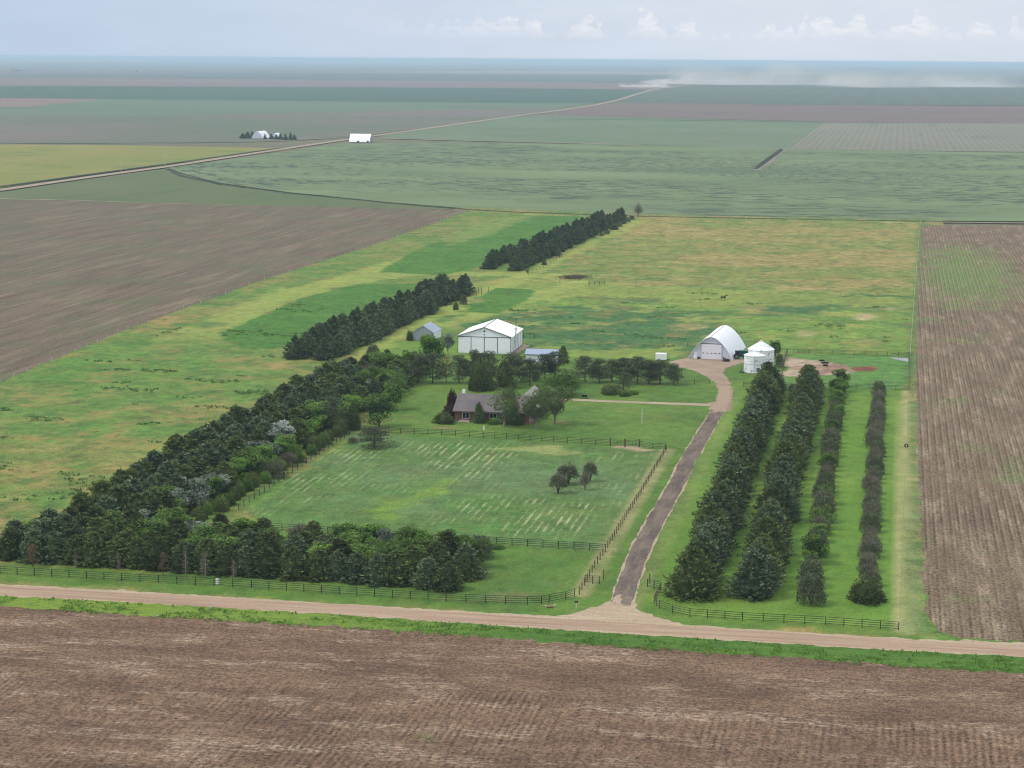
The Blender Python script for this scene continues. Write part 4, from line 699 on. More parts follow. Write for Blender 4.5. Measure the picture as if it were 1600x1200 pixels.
c = t.mix(t.ramp(spx.outputs[0], -100, -45, .7, 0), c, C(128, 150, 58)); c = t.mix(t.math('MULTIPLY', t.ramp(t.noise(.5, 1.2, 5, .7, off=5), .5, .62), .5), c, C(54, 88, 36)); t.color(t.scale(c, t.ramp(t.noise(2, detail=4, rough=.7), .3, .7, .7, 1.3)))
sheet('road_verge', [(-170, 918), (0, 928), (533, 958), (866, 981), (1066, 993), (1333, 1010), (1600, 1024), (1740, 1033)]+[(x, y+2) for x, y in vy[::-1]], .009, t.m, 'bright green grassy verge between road and front field', .2, 2, 9, 'verge')
tufts('weeds', scatter(verge, 2600, 5, (5, .45)), 'tall green weeds along the front road verge', .3, 6, sz=(.5, .2))
M['darkweed'] = leaf_mat('dark_weed', C(72, 104, 56), C(112, 146, 78), obj=.05, tr=.3)
tufts('weeds', scatter([(-100, 700), (0, 610), (300, 505), (500, 470), (560, 555), (420, 640), (200, 745), (0, 830)], 9000, 8, (13, .70)), 'scattered dark weed clumps in the west pasture', .4, 9, M['darkweed'], (.5, .3))
tufts('weeds', scatter([(690, 480), (900, 450), (1420, 470), (1420, 550), (1180, 540), (900, 555), (820, 520)], 9000, 18, (15, .73)), 'scattered dark weed clumps in the horse pasture', .38, 19, M['darkweed'], (.5, .3))
# ------------------------------------------------------------------ fences
PIPE = plain('dark_pipe', C(44, 42, 42), .6, .2, 3); WOOD = plain('old_wood', C(96, 84, 74), .9, .25, 5); PALEP = plain('pale_post', C(196, 192, 180), .8, .15, 3); WIRE = plain('wire', C(120, 120, 116), .5, .1, 3)
def fence(name, px, label, sp=3.0, h=1.35, rails=4, pr=.07, rr=.04, mat=PIPE, rmat=None, top=0, cat='fence', group=None, hj=0):
    w_ = [Vector((*q, 0)) for q in W(px)]; root = empty(name, w_[0]); tag(root, label, cat, group); o0 = w_[0]
    pts = [w_[0]]
    for a, b in zip(w_[:-1], w_[1:]):
        n = max(1, int(round((b-a).length/sp))); pts += [a+(b-a)*(i+1)/n for i in range(n)]
    pm = MB().tube((0, 0, -.2), (0, 0, h+top), pr, pr, 6).mesh('post', mat)
    for i, p in enumerate(pts[:100]):
        q = link('post', pm, root); q.location = p-o0
        if hj: q.scale = (1, 1, 1+random.uniform(-hj, hj)); q.rotation_euler = (random.gauss(0, .02), random.gauss(0, .02), 0)
    for k_ in range(rails):
        z = h*(.22+.76*k_/max(1, rails-1)); b = MB()
        for a, c_ in zip(pts[:-1], pts[1:]): a = a-o0; c_ = c_-o0; b.tube((a.x, a.y, z), (c_.x, c_.y, z), rr, rr, 4)
        b.build('rail' if rr > .015 else 'wire', rmat or mat, root)
    return root
fence('pipe_fence', [(-60, 893), (0, 897), (190, 908), (393, 919), (530, 929), (697, 940), (790, 944), (824, 945), (846, 944), (858, 942), (884, 937), (898, 932)], 'long dark pipe fence behind the road, left of the driveway')
fence('pipe_fence', [(1030, 951), (1051, 958), (1078, 964), (1160, 970), (1290, 977), (1404, 985)], 'dark pipe fence behind the road, right of the driveway')
fence('paddock_fence', [(417, 828), (560, 838), (656, 844), (776, 851), (946, 862)], 'dark rail fence along the near side of the paddock')
fence('paddock_fence', [(550, 673), (626, 678), (690, 680), (755, 684), (865, 691), (953, 696.5)], 'dark rail fence along the far side of the paddock')
fence('paddock_fence', [(999, 698.5), (1020, 701.5), (1040, 702.5)], 'short rail fence piece at the far right paddock corner')
fence('paddock_fence', [(546, 681), (538, 684), (450, 744), (373, 797)], 'dark post fence along the left side of the paddock', sp=3.4, pr=.07)
fence('drive_fence', [(1041, 704), (1000, 774), (946, 862), (929, 888), (905, 929)], 'wooden post fence along the driveway side of the paddock', sp=2.9, mat=WOOD, pr=.09, rr=.02, rails=4)
fence('corral_fence', [(1213, 551), (1300, 554), (1421, 558)], 'dark pipe fence along the back of the corral', sp=3.2)
fence('corral_fence', [(1229, 552), (1224, 575), (1219, 602)], 'pale rail fence at the left side of the corral', sp=3, mat=WOOD, rr=.05, rails=4)
fence('corral_fence', [(1161, 605), (1216, 606), (1339, 608), (1420, 611)], 'dark pipe fence across the tops of the shelter rows', sp=3.5)
fence('corral_fence', [(1421, 558), (1420.5, 585), (1420, 611)], 'short fence closing the right side of the corral', sp=3.5)
fence('yard_fence', [(1058, 600), (1085, 600), (1109, 600)], 'short pipe fence right of the pine row', sp=3.2)
fence('yard_fence', [(1074, 542), (1095, 543)], 'short fence piece left of the arched barn', sp=3.0, mat=WOOD)
fence('yard_fence', [(818, 528), (828, 528), (835, 528)], 'small dark pen fence right of the white shed', sp=1.8, rails=2, rr=.06, pr=.08)
fence('yard_fence', [(914, 911), (926, 912), (937, 912.5)], 'short dark entrance fence left of the driveway mouth', sp=1.4, pr=.07, rr=.035)
fence('yard_fence', [(1011.5, 917), (1022, 919.5), (1032.5, 922)], 'short dark entrance fence right of the driveway mouth', sp=1.4, pr=.07, rr=.035)
fence('yard_fence', [(1032, 923), (1026, 935), (1022, 943), (1030, 951)], 'curved end of the fence right of the driveway mouth', sp=1.9, mat=WOOD, pr=.08, rr=.03, rails=3)
fence('wire_fence', [(-40, 616), (0, 598), (100, 558), (200, 516), (300, 479), (400, 442), (500, 411), (600, 378), (735, 328)], 'pale-posted wire fence along the left tilled field', sp=9.5, mat=PALEP, rmat=WIRE, rails=3, rr=.012, pr=.075, h=1.3, hj=.3)
fence('wire_fence', [(1405, 986), (1412, 800), (1418, 660), (1422, 560)], 'thin wire fence right of the shelter rows', sp=5.5, mat=PALEP, rmat=WIRE, rails=3, rr=.009, pr=.04)
fence('wire_fence', [(1422, 558), (1428, 470), (1438, 350)], 'pale wire fence between pasture and right stubble field', sp=9, mat=PALEP, rmat=PALEP, rails=3, rr=.03, pr=.06)
fence('wire_fence', [(738, 330), (850, 334), (1000, 340), (1200, 343), (1438, 348)], 'thin far fence along the top of the pastures', sp=12, mat=PALEP, rmat=WIRE, rails=2, rr=.012, pr=.07)
fence('wire_fence', [(570, 559), (618, 518), (652, 492), (700, 465)], 'thin wire fence beside the middle belt', sp=9, mat=WOOD, rmat=WIRE, rails=2, rr=.012, pr=.07)
fence('wire_fence', [(826, 430), (860, 412), (900, 388), (950, 362), (994, 340)], 'thin wire fence beside the far belt', sp=8, mat=WOOD, rmat=WIRE, rails=3, rr=.012, pr=.07)
fence('wire_fence', [(742, 430), (830, 441), (920, 445), (945, 446), (1200, 459), (1428, 463)], 'thin wire fence between the two horse pastures', sp=14, mat=WOOD, rmat=WIRE, rails=2, rr=.012, pr=.06)
fence('pasture_gate', [(920.5, 445), (929, 445), (937, 445), (945, 445)], 'small brown gate fence at the edge of the far pasture', sp=2.2, mat=WOOD, pr=.12, rr=.05, rails=3, h=1.5, cat='gate')
def gate(px, label):
    a, b = [Vector((*q, 0)) for q in W(px)]; root = empty('field_gate', a); tag(root, label, 'gate'); d = b-a; n = 2
    fm = MB()
    for z in (.25, .55, .85, 1.15, 1.4): fm.tube((d.x*.02, d.y*.02, z), (d.x*.98, d.y*.98, z), .03, .03, 5)
    for u in (.02, .26, .5, .74, .98): fm.tube((d.x*u, d.y*u, .2), (d.x*u, d.y*u, 1.42), .035, .035, 5)
    fm.build('panel', PIPE, root)
    for u in (0, 1): MB().tube((d.x*u, d.y*u, -.1), (d.x*u, d.y*u, 1.8), .13, .13, 8).build('post', WOOD, root)
gate([(953.5, 696.5), (976, 698)], 'left leaf of the dark gate in the paddock fence'); gate([(976.8, 698), (999, 698.4)], 'right leaf of the dark gate in the paddock fence')
def post(px, py, hp, rad, mat, name, label, cat='post', cap=False):
    x, y = G(px, py); s = pxm(x, y); h = hp/s; root = empty(name, (x, y, 0)); tag(root, label, cat)
    MB().tube((0, 0, -.1), (0, 0, h), rad, rad*.8, 10).build('pole', mat, root)
    if cap: MB().lathe([(0, h+.02), (rad*1.3, h+.02), (rad*1.3, h+.10), (0, h+.14)], 10).build('cap', mat, root)
WHITE = plain('white_paint', C(236, 238, 240, .9), .5, .03, .6)
post(943, 905, 15, .10, WOOD, 'wooden_post', 'tall dark post left of the driveway mouth'); post(1015, 910, 14, .11, WOOD, 'wooden_post', 'tall dark post right of the driveway mouth')
post(1003, 663, 23, .06, WHITE, 'flagpole', 'thin white pole on the lawn left of the driveway', 'pole', True); post(756, 672, 6, .15, WHITE, 'marker_post', 'small white post behind the far paddock fence', cap=True)
for px, py, hp in ((744, 463, 10), (748, 458, 9), (752, 460, 11), (763, 456, 8)): post(px, py, hp, .12, WOOD, 'wooden_post', {744: 'leftmost old wooden post at the end of the middle belt', 748: 'second old wooden post from the middle belt', 752: 'tallest old wooden post at the end of the middle belt', 763: 'old wooden post standing apart from the other three'}[px])
# ------------------------------------------------------------------ buildings
def metal(name, col, period=.9, amt=.05, rough=.35, stain=None, sp=(.55, .7), k=.9):
    t = NT(name); c = C(*col, k) if len(col) == 3 else col; st_ = t.scale(c, t.ramp(t.noise(.5, detail=4), .3, .7, .95, 1.04)) if not stain else t.mix(t.math('MULTIPLY', t.ramp(t.noise(.35, .35, 6, .75, off=3), *sp), .85), c, stain)
    st_ = t.scale(st_, t.ramp(t.rows(period), .75, 1, 1, 1-amt)); t.color(st_); t.b.inputs['Roughness'].default_value = rough; t.b.inputs['Specular IOR Level'].default_value = .35; return t.m
WM = metal('white_sheet_metal', (236, 240, 250), k=1.0); WROOF = metal('white_roof_metal', (246, 247, 250), .9, .04, .3, k=1.0); TRIM = plain('brown_trim', C(92, 78, 72), .6, .1); GREYM = metal('grey_sheet_metal', (150, 158, 168), .8, .12); BLUEROOF = metal('blue_grey_roof', (150, 166, 190), .8, .06)
DARK = plain('dark_glass', C(34, 38, 44), .2, .05); CONC = plain('concrete', C(170, 160, 148), .9, .1)
# big white shed
ax, ay = G(715.5, 551); bx, by = G(798, 553.6); cx_, cy_ = G(816.7, 539.5); L_ = bx-ax; D_ = cy_-by; ang = math.atan2(by-ay, bx-ax); sh = empty('machine_shed', (ax, ay, 0), ang)
tag(sh, 'big white metal shed with four tall sliding door panels', 'shed'); he = 5.0; hr = 7.7; L_ = math.hypot(bx-ax, by-ay)
MB().box(0, L_, .0, D_, 0, he).add([(0, 0, he), (L_, 0, he), (L_/2, 0, hr), (0, D_, he), (L_, D_, he), (L_/2, D_, hr)], [(0, 1, 2), (5, 4, 3)]).build('wall', WM, sh)
for s_ in (0, 1):
    x0, x1 = (-.35, L_/2) if s_ == 0 else (L_+.35, L_/2); z0 = he-.12; b = MB().add([(x0, -.3, z0+.1), (x1, -.3, hr+.1), (x1, D_+.3, hr+.1), (x0, D_+.3, z0+.1), (x0, -.3, z0-.05), (x1, -.3, hr-.05), (x1, D_+.3, hr-.05), (x0, D_+.3, z0-.05)],
        [(0, 1, 2, 3), (7, 6, 5, 4), (0, 4, 5, 1), (1, 5, 6, 2), (2, 6, 7, 3), (3, 7, 4, 0)] if s_ else [(3, 2, 1, 0), (4, 5, 6, 7), (1, 5, 4, 0), (2, 6, 5, 1), (3, 7, 6, 2), (0, 4, 7, 3)]); b.build('roof', WROOF, sh)
MB().tube((L_/2, -.3, hr+.12), (L_/2, D_+.3, hr+.12), .09, .09, 6).build('ridge_cap', TRIM, sh)
for s_ in (0, 1):
    x0 = -.2 if s_ == 0 else L_+.2; MB().tube((x0, -.34, he-.02), (L_/2, -.34, hr+.02), .10, .10, 4).build('gable_trim', TRIM, sh)
MB().box(-.02, L_+.02, -.10, -.03, he-.28, he-.08).build('door_track', TRIM, sh)
for i in range(4):
    d = MB().box(L_*i/4+.12, L_*(i+1)/4-.12, -.075, -.03, .12, he-.30).build('sliding_door', WM, sh)
for i in range(5): MB().box(max(-.03, L_*i/4-.09), min(L_+.03, L_*i/4+.09), -.085, -.02, 0, he-.28).build('door_trim', TRIM, sh)
for i in range(1, 6): MB().box(L_+.01, L_+.05, D_*i/6-.05, D_*i/6+.05, .1, he-.1).build('wall_rib', plain('rib', C(170, 176, 186), .5), sh)
MB().box(L_+.0, L_+.06, .0, D_, 0, .22).build('base_trim', TRIM, sh)
MB().box(L_+.01, L_+.07, 0, D_+.1, he-.22, he-.10).build('eave_trim', TRIM, sh)
MB().box(L_/2-.22, L_/2+.22, -.09, -.02, hr-1.35, hr-.95).build('vent', DARK, sh); MB().box(L_/2-.14, L_/2+.14, -.09, -.02, hr-2.3, hr-2.0).build('lamp', DARK, sh)
# mast with a small rotor beside the big shed
x, y = G(806, 552.5); mt = empty('lattice_mast', (x, y, 0)); tag(mt, 'tall thin mast with cross arm at the white shed corner', 'mast'); GM = plain('galvanised', C(120, 124, 130), .4, .1, metal=.3)
for i in range(3):
    a = i*2.094+.5; MB().tube((math.cos(a)*1.0, math.sin(a)*1.0, 0), (math.cos(a)*.15, math.sin(a)*.15, 7.2), .05, .04, 5).build('leg', GM, mt)
b = MB()
for k_ in range(6):
    z = .8+k_*1.1; r0 = 1.0-.85*z/7.2
    for i in range(3): a = i*2.094+.5; c_ = a+2.094; r1 = 1.0-.85*(z+1.1)/7.2; b.tube((math.cos(a)*r0, math.sin(a)*r0, z), (math.cos(c_)*r1, math.sin(c_)*r1, z+1.1), .02, .02, 4)
b.build('brace', GM, mt); MB().tube((0, 0, 7.0), (0, 0, 10.8), .11, .05, 6).build('mast_top', PIPE, mt); MB().tube((-.6, 0, 7.3), (.6, 0, 7.3), .07, .07, 5).build('cross_arm', PIPE, mt)
# small grey shed
x0, y0_ = G(644.8, 531.8); x1, y1_ = G(678, 532.8); L2 = x1-x0; gs = empty('grey_shed', (x0, y0_, 0)); tag(gs, 'small grey metal shed left of the big white shed', 'shed'); D2 = 10.0; e2 = 2.4; r2 = 4.5
MB().box(0, L2, 0, D2, 0, e2).add([(0, 0, e2), (L2, 0, e2), (L2/2, 0, r2), (0, D2, e2), (L2, D2, e2), (L2/2, D2, r2)], [(0, 1, 2), (5, 4, 3)]).build('wall', GREYM, gs)
MB().box(L2+.01, L2+.05, 0, D2, 0, e2-.05).build('side_wall', WM, gs)
for xa, za, xb, zb in ((-.2, e2-.06, L2/2, r2+.05), (L2/2, r2+.05, L2+.2, e2-.06)):
    MB().add([(xa, -.15, za), (xb, -.15, zb), (xb, D2+.15, zb), (xa, D2+.15, za), (xa, -.15, za+.08), (xb, -.15, zb+.08), (xb, D2+.15, zb+.08), (xa, D2+.15, za+.08)], [(0, 3, 2, 1), (4, 5, 6, 7), (0, 1, 5, 4), (1, 2, 6, 5), (2, 3, 7, 6), (3, 0, 4, 7)]).build('roof', BLUEROOF, gs)
MB().tube((L2/2, -.15, r2+.14), (L2/2, D2+.15, r2+.14), .06, .06, 5).build('ridge_cap', WM, gs)
MB().box(L2*.3, L2*.7, -.05, -.01, .05, 2.1).build('door', GREYM, gs)
# blue-roofed white shed
x0, y0_ = G(821, 567); L3 = 51/pxm(x0, y0_); bs = empty('small_shed', (x0, y0_, 0), ang); tag(bs, 'low white shed with a plain blue-grey roof', 'shed')
MB().prismx([(0, 0), (6.0, 0), (6.0, 2.3), (3.6, 3.4), (0, 2.5)], 0, L3).build('wall', WM, bs)
MB().prismx([(-.35, 2.42), (3.6, 3.52), (3.6, 3.62), (-.35, 2.52)], -.3, L3+.3).build('roof', BLUEROOF, bs); MB().prismx([(3.6, 3.52), (6.3, 2.3), (6.3, 2.4), (3.6, 3.62)], -.3, L3+.3).build('roof', BLUEROOF, bs)
MB().box(-.3, L3+.3, -.40, -.36, 2.36, 2.54).build('fascia', TRIM, bs)
MB().box(L3*.35, L3*.35+1.0, -.05, -.01, .05, 2.05).build('door', WM, bs); MB().box(L3*.65, L3*.65+1.1, -.05, -.01, 1.0, 1.8).build('window', DARK, bs)
# arched barn
def arch(w_, h_, n=22, p=.62):
    o = []
    for i in range(n+1):
        u = i/n; x = w_/2*(1-u**1.0); z = h_*(1-(1-u)**1.75)**.92; o.append((x, z))
    return [(x, z) for x, z in o]+[(-x, z) for x, z in o[-2::-1]]
x0, y0_ = G(1076, 559.5); x1, y1_ = G(1145, 562.8); WB = math.hypot(x1-x0, y1_-y0_); ab = empty('arched_barn', ((x0+x1)/2, (y0_+y1_)/2, 0), math.atan2(y1_-y0_, x1-x0)*.6); tag(ab, 'white arched metal barn with a tall overhead door', 'barn')
HB = 6.5; DB = 27.5; pr_ = arch(WB, HB); pi_ = [(x*.985, z*.985) for x, z in pr_]
n = len(pr_); b = MB(); ys = np.linspace(-.5, DB, 12)
v = [(x, yy, z) for yy in ys for x, z in pr_]; b.add(v, [(j*n+i, j*n+i+1, (j+1)*n+i+1, (j+1)*n+i) for j in range(len(ys)-1) for i in range(n-1)])
v = [(x, -.5, z) for x, z in pr_]+[(x, -.5, z) for x, z in pi_]+[(x, -.02, z) for x, z in pi_]; b.add(v, [(i, i+n, i+n+1, i+1) for i in range(n-1)]+[(i+n, i+2*n, i+2*n+1, i+n+1) for i in range(n-1)])
ARCH = metal('arched_roof_metal', (236, 240, 248), .6, .05, .4, k=1.0); b.build('roof', ARCH, ab)
t = NT('rib_metal'); 
RIBG = metal('grey_end_wall', (204, 212, 226), .5, .12)
v = [(x, 0, z) for x, z in pi_]; MB().add(v, [tuple(range(n-1, -1, -1))]).build('end_wall', RIBG, ab); MB().add([(x, DB-.2, z) for x, z in pi_], [tuple(range(n))]).build('end_wall', RIBG, ab)
MB().tube((0, -.5, HB+.04), (0, DB, HB+.04), .08, .08, 6).build('ridge_cap', GREYM, ab)
sx = WB/69; dxl = (1095.9-1110.5)*sx; dxr = (1127.2-1110.5)*sx; od = MB().box(dxl, dxr, -.10, -.02, .05, 4.35); od = od.build('overhead_door', plain('door_white', C(230, 230, 240, .92), .4, .02), ab)
for i in range(5): u = dxl+(dxr-dxl)*(i+.5)/5; MB().box(u-.28, u+.28, -.13, -.09, 1.62, 1.84).build('pane', DARK, od)
for i in range(1, 6): MB().box(dxl+.05, dxr-.05, -.115, -.095, i*.72-.02, i*.72+.015).build('panel_seam', plain('seam', C(200, 204, 214), .5), od)
MB().box(dxl-.15, dxr+.15, -.14, -.02, 4.38, 4.56).build('door_header', TRIM, ab); MB().box(dxl-.15, dxl-.02, -.14, -.02, 0, 4.38).build('door_jamb', GREYM, ab); MB().box(dxr+.02, dxr+.15, -.14, -.02, 0, 4.38).build('door_jamb', GREYM, ab)
MB().box(dxl-2.2, dxl-1.3, -.08, -.02, .05, 2.05).build('door', WM, ab); MB().box(dxl-1.95, dxl-1.5, -.11, -.085, 1.1, 1.6).build('window', WHITE, ab)
MB().tube((0, -.3, HB-.7), (0, -.05, HB-.7), .22, .22, 8).build('lamp', WHITE, ab)
# grain bins
STAINED = None
t = NT('stained_bin'); c = t.mix(t.math('MULTIPLY', t.ramp(t.noise(.8, .8, 6, .8, off=3), .56, .60), .7), C(232, 236, 244, 1), C(132, 126, 124)); sep = t.n('ShaderNodeSeparateXYZ'); t.l(t.coord(), sep.inputs[0])
rg = t.ramp(t.math('SINE', t.math('MULTIPLY', sep.outputs[2], 2*math.pi/.35)), -1, 1, .95, 1.02); c = t.scale(c, rg); c = t.mix(t.ramp(t.math('PINGPONG', sep.outputs[2], .62), .59, .62, 0, .35), c, C(120, 120, 124)); t.color(c); t.b.inputs['Roughness'].default_value = .35; BIN = t.m
def bin_(px, py, dia, hw, hc, label):
    x, y = G(px, py); r_ = empty('grain_bin', (x, y, 0), .4); tag(r_, label, 'grain bin', 'grain bins'); R_ = dia/2
    MB().lathe([(R_, .1), (R_, hw)], 40).build('wall', BIN, r_, True); MB().lathe([(R_+.25, 0), (R_+.25, .1), (0, .1)], 32).build('base', CONC, r_)
    rf = MB().lathe([(R_+.12, hw-.05), (R_+.12, hw+.02), (.45, hw+hc), (.45, hw+hc+.25), (0, hw+hc+.32)], 24).build('roof', BIN, r_)
    b = MB()
    for i in range(16): a = i*math.pi/8; b.tube((math.cos(a)*(R_+.12), math.sin(a)*(R_+.12), hw+.04), (math.cos(a)*.45, math.sin(a)*.45, hw+hc+.03), .035, .03, 4)
    b.build('roof_rib', WHITE, rf); MB().lathe([(R_+.02, hw*.5), (R_+.05, hw*.5+.04), (R_+.03, hw*.5+.08)], 40).build('hoop', GM, r_)
    MB().box(-.4, .4, -R_-.08, -R_+.05, .4, 1.5).build('hatch', GM, r_)
    b = MB(); a = -1.9
    for s_ in (-.2, .2): b.tube((math.cos(a+s_*.16)*(R_+.15), math.sin(a+s_*.16)*(R_+.15), .3), (math.cos(a+s_*.16)*(R_+.15), math.sin(a+s_*.16)*(R_+.15), hw), .025, .025, 4)
    b.build('ladder', GM, r_)
bin_(1178.5, 581, 5.8, 4.7, .9, 'shorter front grain bin, white with rust streaks'); bin_(1188.5, 574, 7.3, 5.2, 2.1, 'taller grain bin behind, white with rust patches')
# house
t = NT('brick'); br = t.n('ShaderNodeTexBrick'); br.inputs['Scale'].default_value = 3; mp = t.n('ShaderNodeMapping'); mp.inputs['Rotation'].default_value = (math.pi/2, 0, 0); t.l(t.coord(), mp.inputs[0]); t.l(mp.outputs[0], br.inputs['Vector'])
br.inputs['Color1'].default_value = (*C(128, 92, 76), 1); br.inputs['Color2'].default_value = (*C(98, 76, 68), 1); br.inputs['Mortar'].default_value = (*C(140, 128, 116), 1); t.l(br.outputs[0], t.b.inputs['Base Color']); BRICK = t.m
t = NT('shingles'); c = t.mix(t.ramp(t.noise(1.6, 2.5, 4, .7), .35, .65), C(116, 110, 113), C(98, 93, 98)); c = t.mix(t.math('MULTIPLY', t.ramp(t.noise(.25, detail=3), .4, .65), .5), c, C(134, 124, 122)); sep = t.n('ShaderNodeSeparateXYZ'); t.l(t.coord(), sep.inputs[0])
t.color(t.scale(c, t.ramp(t.math('FRACT', t.math('MULTIPLY', sep.outputs[1], 3.0)), 0, .25, .86, 1))); SHING = t.m
t = NT('pale_shingles'); t.color(t.scale(C(168, 164, 158), t.ramp(t.noise(1.5, detail=4), .3, .7, .88, 1.1))); PSHING = t.m
x0, y0_ = G(711, 657.5); hs = empty('farm_house', (x0, y0_, 0), 0); tag(hs, 'low brown brick farmhouse with a grey shingle roof', 'house'); LH = 110/pxm(x0, y0_); DH = 12.5; eh = 2.7; rh = 5.5
MB().box(0, LH, 0, DH, 0, eh).add([(0, 0, eh), (0, DH, eh), (0, DH/2, rh-.2), (LH, 0, eh), (LH, DH, eh), (LH, DH/2, rh-.2)], [(2, 1, 0), (3, 4, 5)]).build('wall', BRICK, hs)
MB().prismx([(-.7, eh-.3), (DH/2, rh), (DH/2, rh+.14), (-.7, eh-.16)], -.5, LH+.5).build('roof', SHING, hs); MB().prismx([(DH/2, rh), (DH+.7, eh-.3), (DH+.7, eh-.16), (DH/2, rh+.14)], -.5, LH+.5).build('roof', SHING, hs)
MB().box(-.5, LH+.5, -.78, -.71, eh-.36, eh-.14).build('gutter', plain('gutter', C(110, 104, 100), .5), hs)
wg = [LH-4.3, LH+1.8]; wx_ = (wg[0]+wg[1])/2
MB().box(wg[0], wg[1], DH-.5, DH+8, 0, eh).build('wing_wall', BRICK, hs)
rp = [(wg[0]-.4, eh-.2), (wx_, rh+.3), (wg[1]+.4, eh-.2), (wg[1]+.4, eh-.06), (wx_, rh+.45), (wg[0]-.4, eh-.06)]; MB().prism(rp, DH/2+.2, DH+8.4).build('wing_roof', PSHING, hs)
def window(par, x, z, w_, h_, y_=-.06):
    f = MB().box(x-.08, x+w_+.08, y_-.02, y_+.05, z-.08, z+h_+.08).build('window', WHITE, par); MB().box(x, x+w_, y_-.035, y_-.021, z, z+h_).build('pane', DARK, f)
    MB().box(x+w_/2-.03, x+w_/2+.03, y_-.05, y_-.036, z, z+h_).build('mullion', WHITE, f)
window(hs, 1.9, .75, 1.5, 1.35); window(hs, 8.4, 1.0, 1.6, 1.1); window(hs, 11.6, 1.0, 1.4, 1.1)
dr = MB().box(14.0, 15.0, -.08, -.02, .15, 2.2).build('door', WHITE, hs); MB().tube((14.85, -.13, 1.15), (14.85, -.09, 1.15), .05, .05, 6).build('handle', DARK, dr)
MB().box(1.0, 3.8, -1.6, -.02, 0, .18).build('step', CONC, hs); MB().box(1.3, 3.5, -1.1, -.021, .18, .36).build('step', CONC, hs)
MB().box(.3, 1.0, DH/2+.4, DH/2+1.2, eh, rh+.9).build('chimney', WHITE, hs)
PAT = plain('patio_brick', C(150, 112, 98), .9, .15, 4); MB().box(LH+.02, LH+1.6, -.8, DH*.7, 0, .12).build('patio', PAT, hs)
for yy in (.3, 3.2): MB().tube((LH+1.3, yy, .12), (LH+1.3, yy, eh-.1), .09, .09, 8).build('porch_post', WHITE, hs)
MB().box(LH+.01, LH+1.7, -.6, 5, eh-.28, eh-.16).build('porch_roof', SHING, hs)
# distant barns
def quonset(px0, py0, px1, py1, hp, depth, label, endon):
    x0, y0_ = G(px0, py0); x1, y1_ = G(px1, py1); s = pxm(x0, y0_); h = hp/s; r_ = empty('far_barn', ((x0+x1)/2, (y0_+y1_)/2, 0), 0); tag(r_, label, 'barn'); L = x1-x0
    if endon: pr = arch(L, h, 10); MB().prism(pr, 0, depth).build('roof', WROOF, r_); MB().add([(x, -.1, z*.97) for x, z in pr], [tuple(range(len(pr)-1, -1, -1))]).build('end_wall', metal('pale_end', (200, 212, 226)), r_)
    else:
        pr = arch(depth, h, 10); MB().prismx([(y, z) for y, z in pr][::-1], -L/2, L/2).build('roof', WROOF, r_)
        MB().add([(L/2+.1, y*.96, z*.96) for y, z in pr], [tuple(range(len(pr)))]).build('end_wall', GREYM, r_)
        for k_ in (-.1, .36): MB().box(L*k_, L*k_+1.8, -depth/2-.15, -depth/2+.4, 0, 1.4).build('door', DARK, r_)
quonset(547.5, 221.5, 581, 221.8, 12.5, 14, 'distant long white barn beside the diagonal gravel road', False)
quonset(392.5, 216.3, 411, 216.5, 11, 26, 'distant white arched barn among dark trees', True)
quonset(424, 214, 434, 214, 6, 14, 'small white roof behind the distant dark trees', True)
# ------------------------------------------------------------------ vehicles and small things
RUB = plain('rubber', C(30, 30, 32), .8, .1)
def wheel(par, x, y, r_, w_=.22, rim=True):
    b = MB(); n = 16; prof = [(r_*.55, -w_/2), (r_*.95, -w_/2), (r_, -w_/4), (r_, w_/4), (r_*.95, w_/2), (r_*.55, w_/2)]
    v = [(x+a*math.cos(2*math.pi*i/n), y+c_, r_+a*math.sin(2*math.pi*i/n)) for a, c_ in prof for i in range(n)]; b.add(v, [(j*n+i, j*n+(i+1) % n, (j+1)*n+(i+1) % n, (j+1)*n+i) for j in range(len(prof)-1) for i in range(n)])
    o = b.build('wheel', RUB, par); MB().tube((x, y-w_*.4, r_), (x, y+w_*.4, r_), r_*.55, r_*.55, 12).build('rim', GM, o)
x, y = G(1024, 564.3); tl = empty('cargo_trailer', (x, y, 0), .03); tag(tl, 'small white box trailer right of the pine row', 'trailer')
MB().prismx([(0, .45), (1.9, .45), (1.9, 2.15), (1.7, 2.25), (.2, 2.25), (0, 2.15)], 0, 3.1).build('body', WHITE, tl); MB().box(.05, 3.05, .05, 1.85, .32, .45).build('frame', PIPE, tl); wheel(tl, 1.0, .02, .34); wheel(tl, 1.0, 1.88, .34)
MB().tube((3.1, .3, .42), (4.2, .95, .42), .05, .05, 5).tube((3.1, 1.6, .42), (4.2, .95, .42), .05, .05, 5).build('hitch', PIPE, tl); MB().box(-.02, -.005, .3, 1.6, .55, 2.0).build('door', WM, tl)
x, y = G(1128.5, 564.8); cr = empty('parked_mower', (x, y, 0), -.15); tag(cr, 'low dark riding mower parked at the arched barn door', 'mower'); DRED = plain('dull_red_paint', C(90, 66, 74), .4, .1)
MB().prism([(.5, .35), (1.9, .35), (2.05, .6), (1.9, .8), (1.2, .85), (.5, .75)], 0, .9).build('hood', DRED, cr); MB().box(.2, .75, .15, .75, .75, .9).build('seat', RUB, cr); MB().box(.18, .28, .15, .75, .9, 1.3).build('seat_back', RUB, cr)
MB().box(.4, 1.7, -.35, 1.25, .12, .3).build('mower_deck', PIPE, cr)
for wx_, wy_ in ((.35, -.05), (.35, .95), (1.75, .0), (1.75, .9)): wheel(cr, wx_, wy_, .32 if wx_ < 1 else .24)
MB().tube((.95, .45, .8), (.8, .45, 1.15), .02, .02, 4).lathe([(.16, 1.15), (.19, 1.17), (.16, 1.19)], 12, .8, .45).build('steering_wheel', RUB, cr)
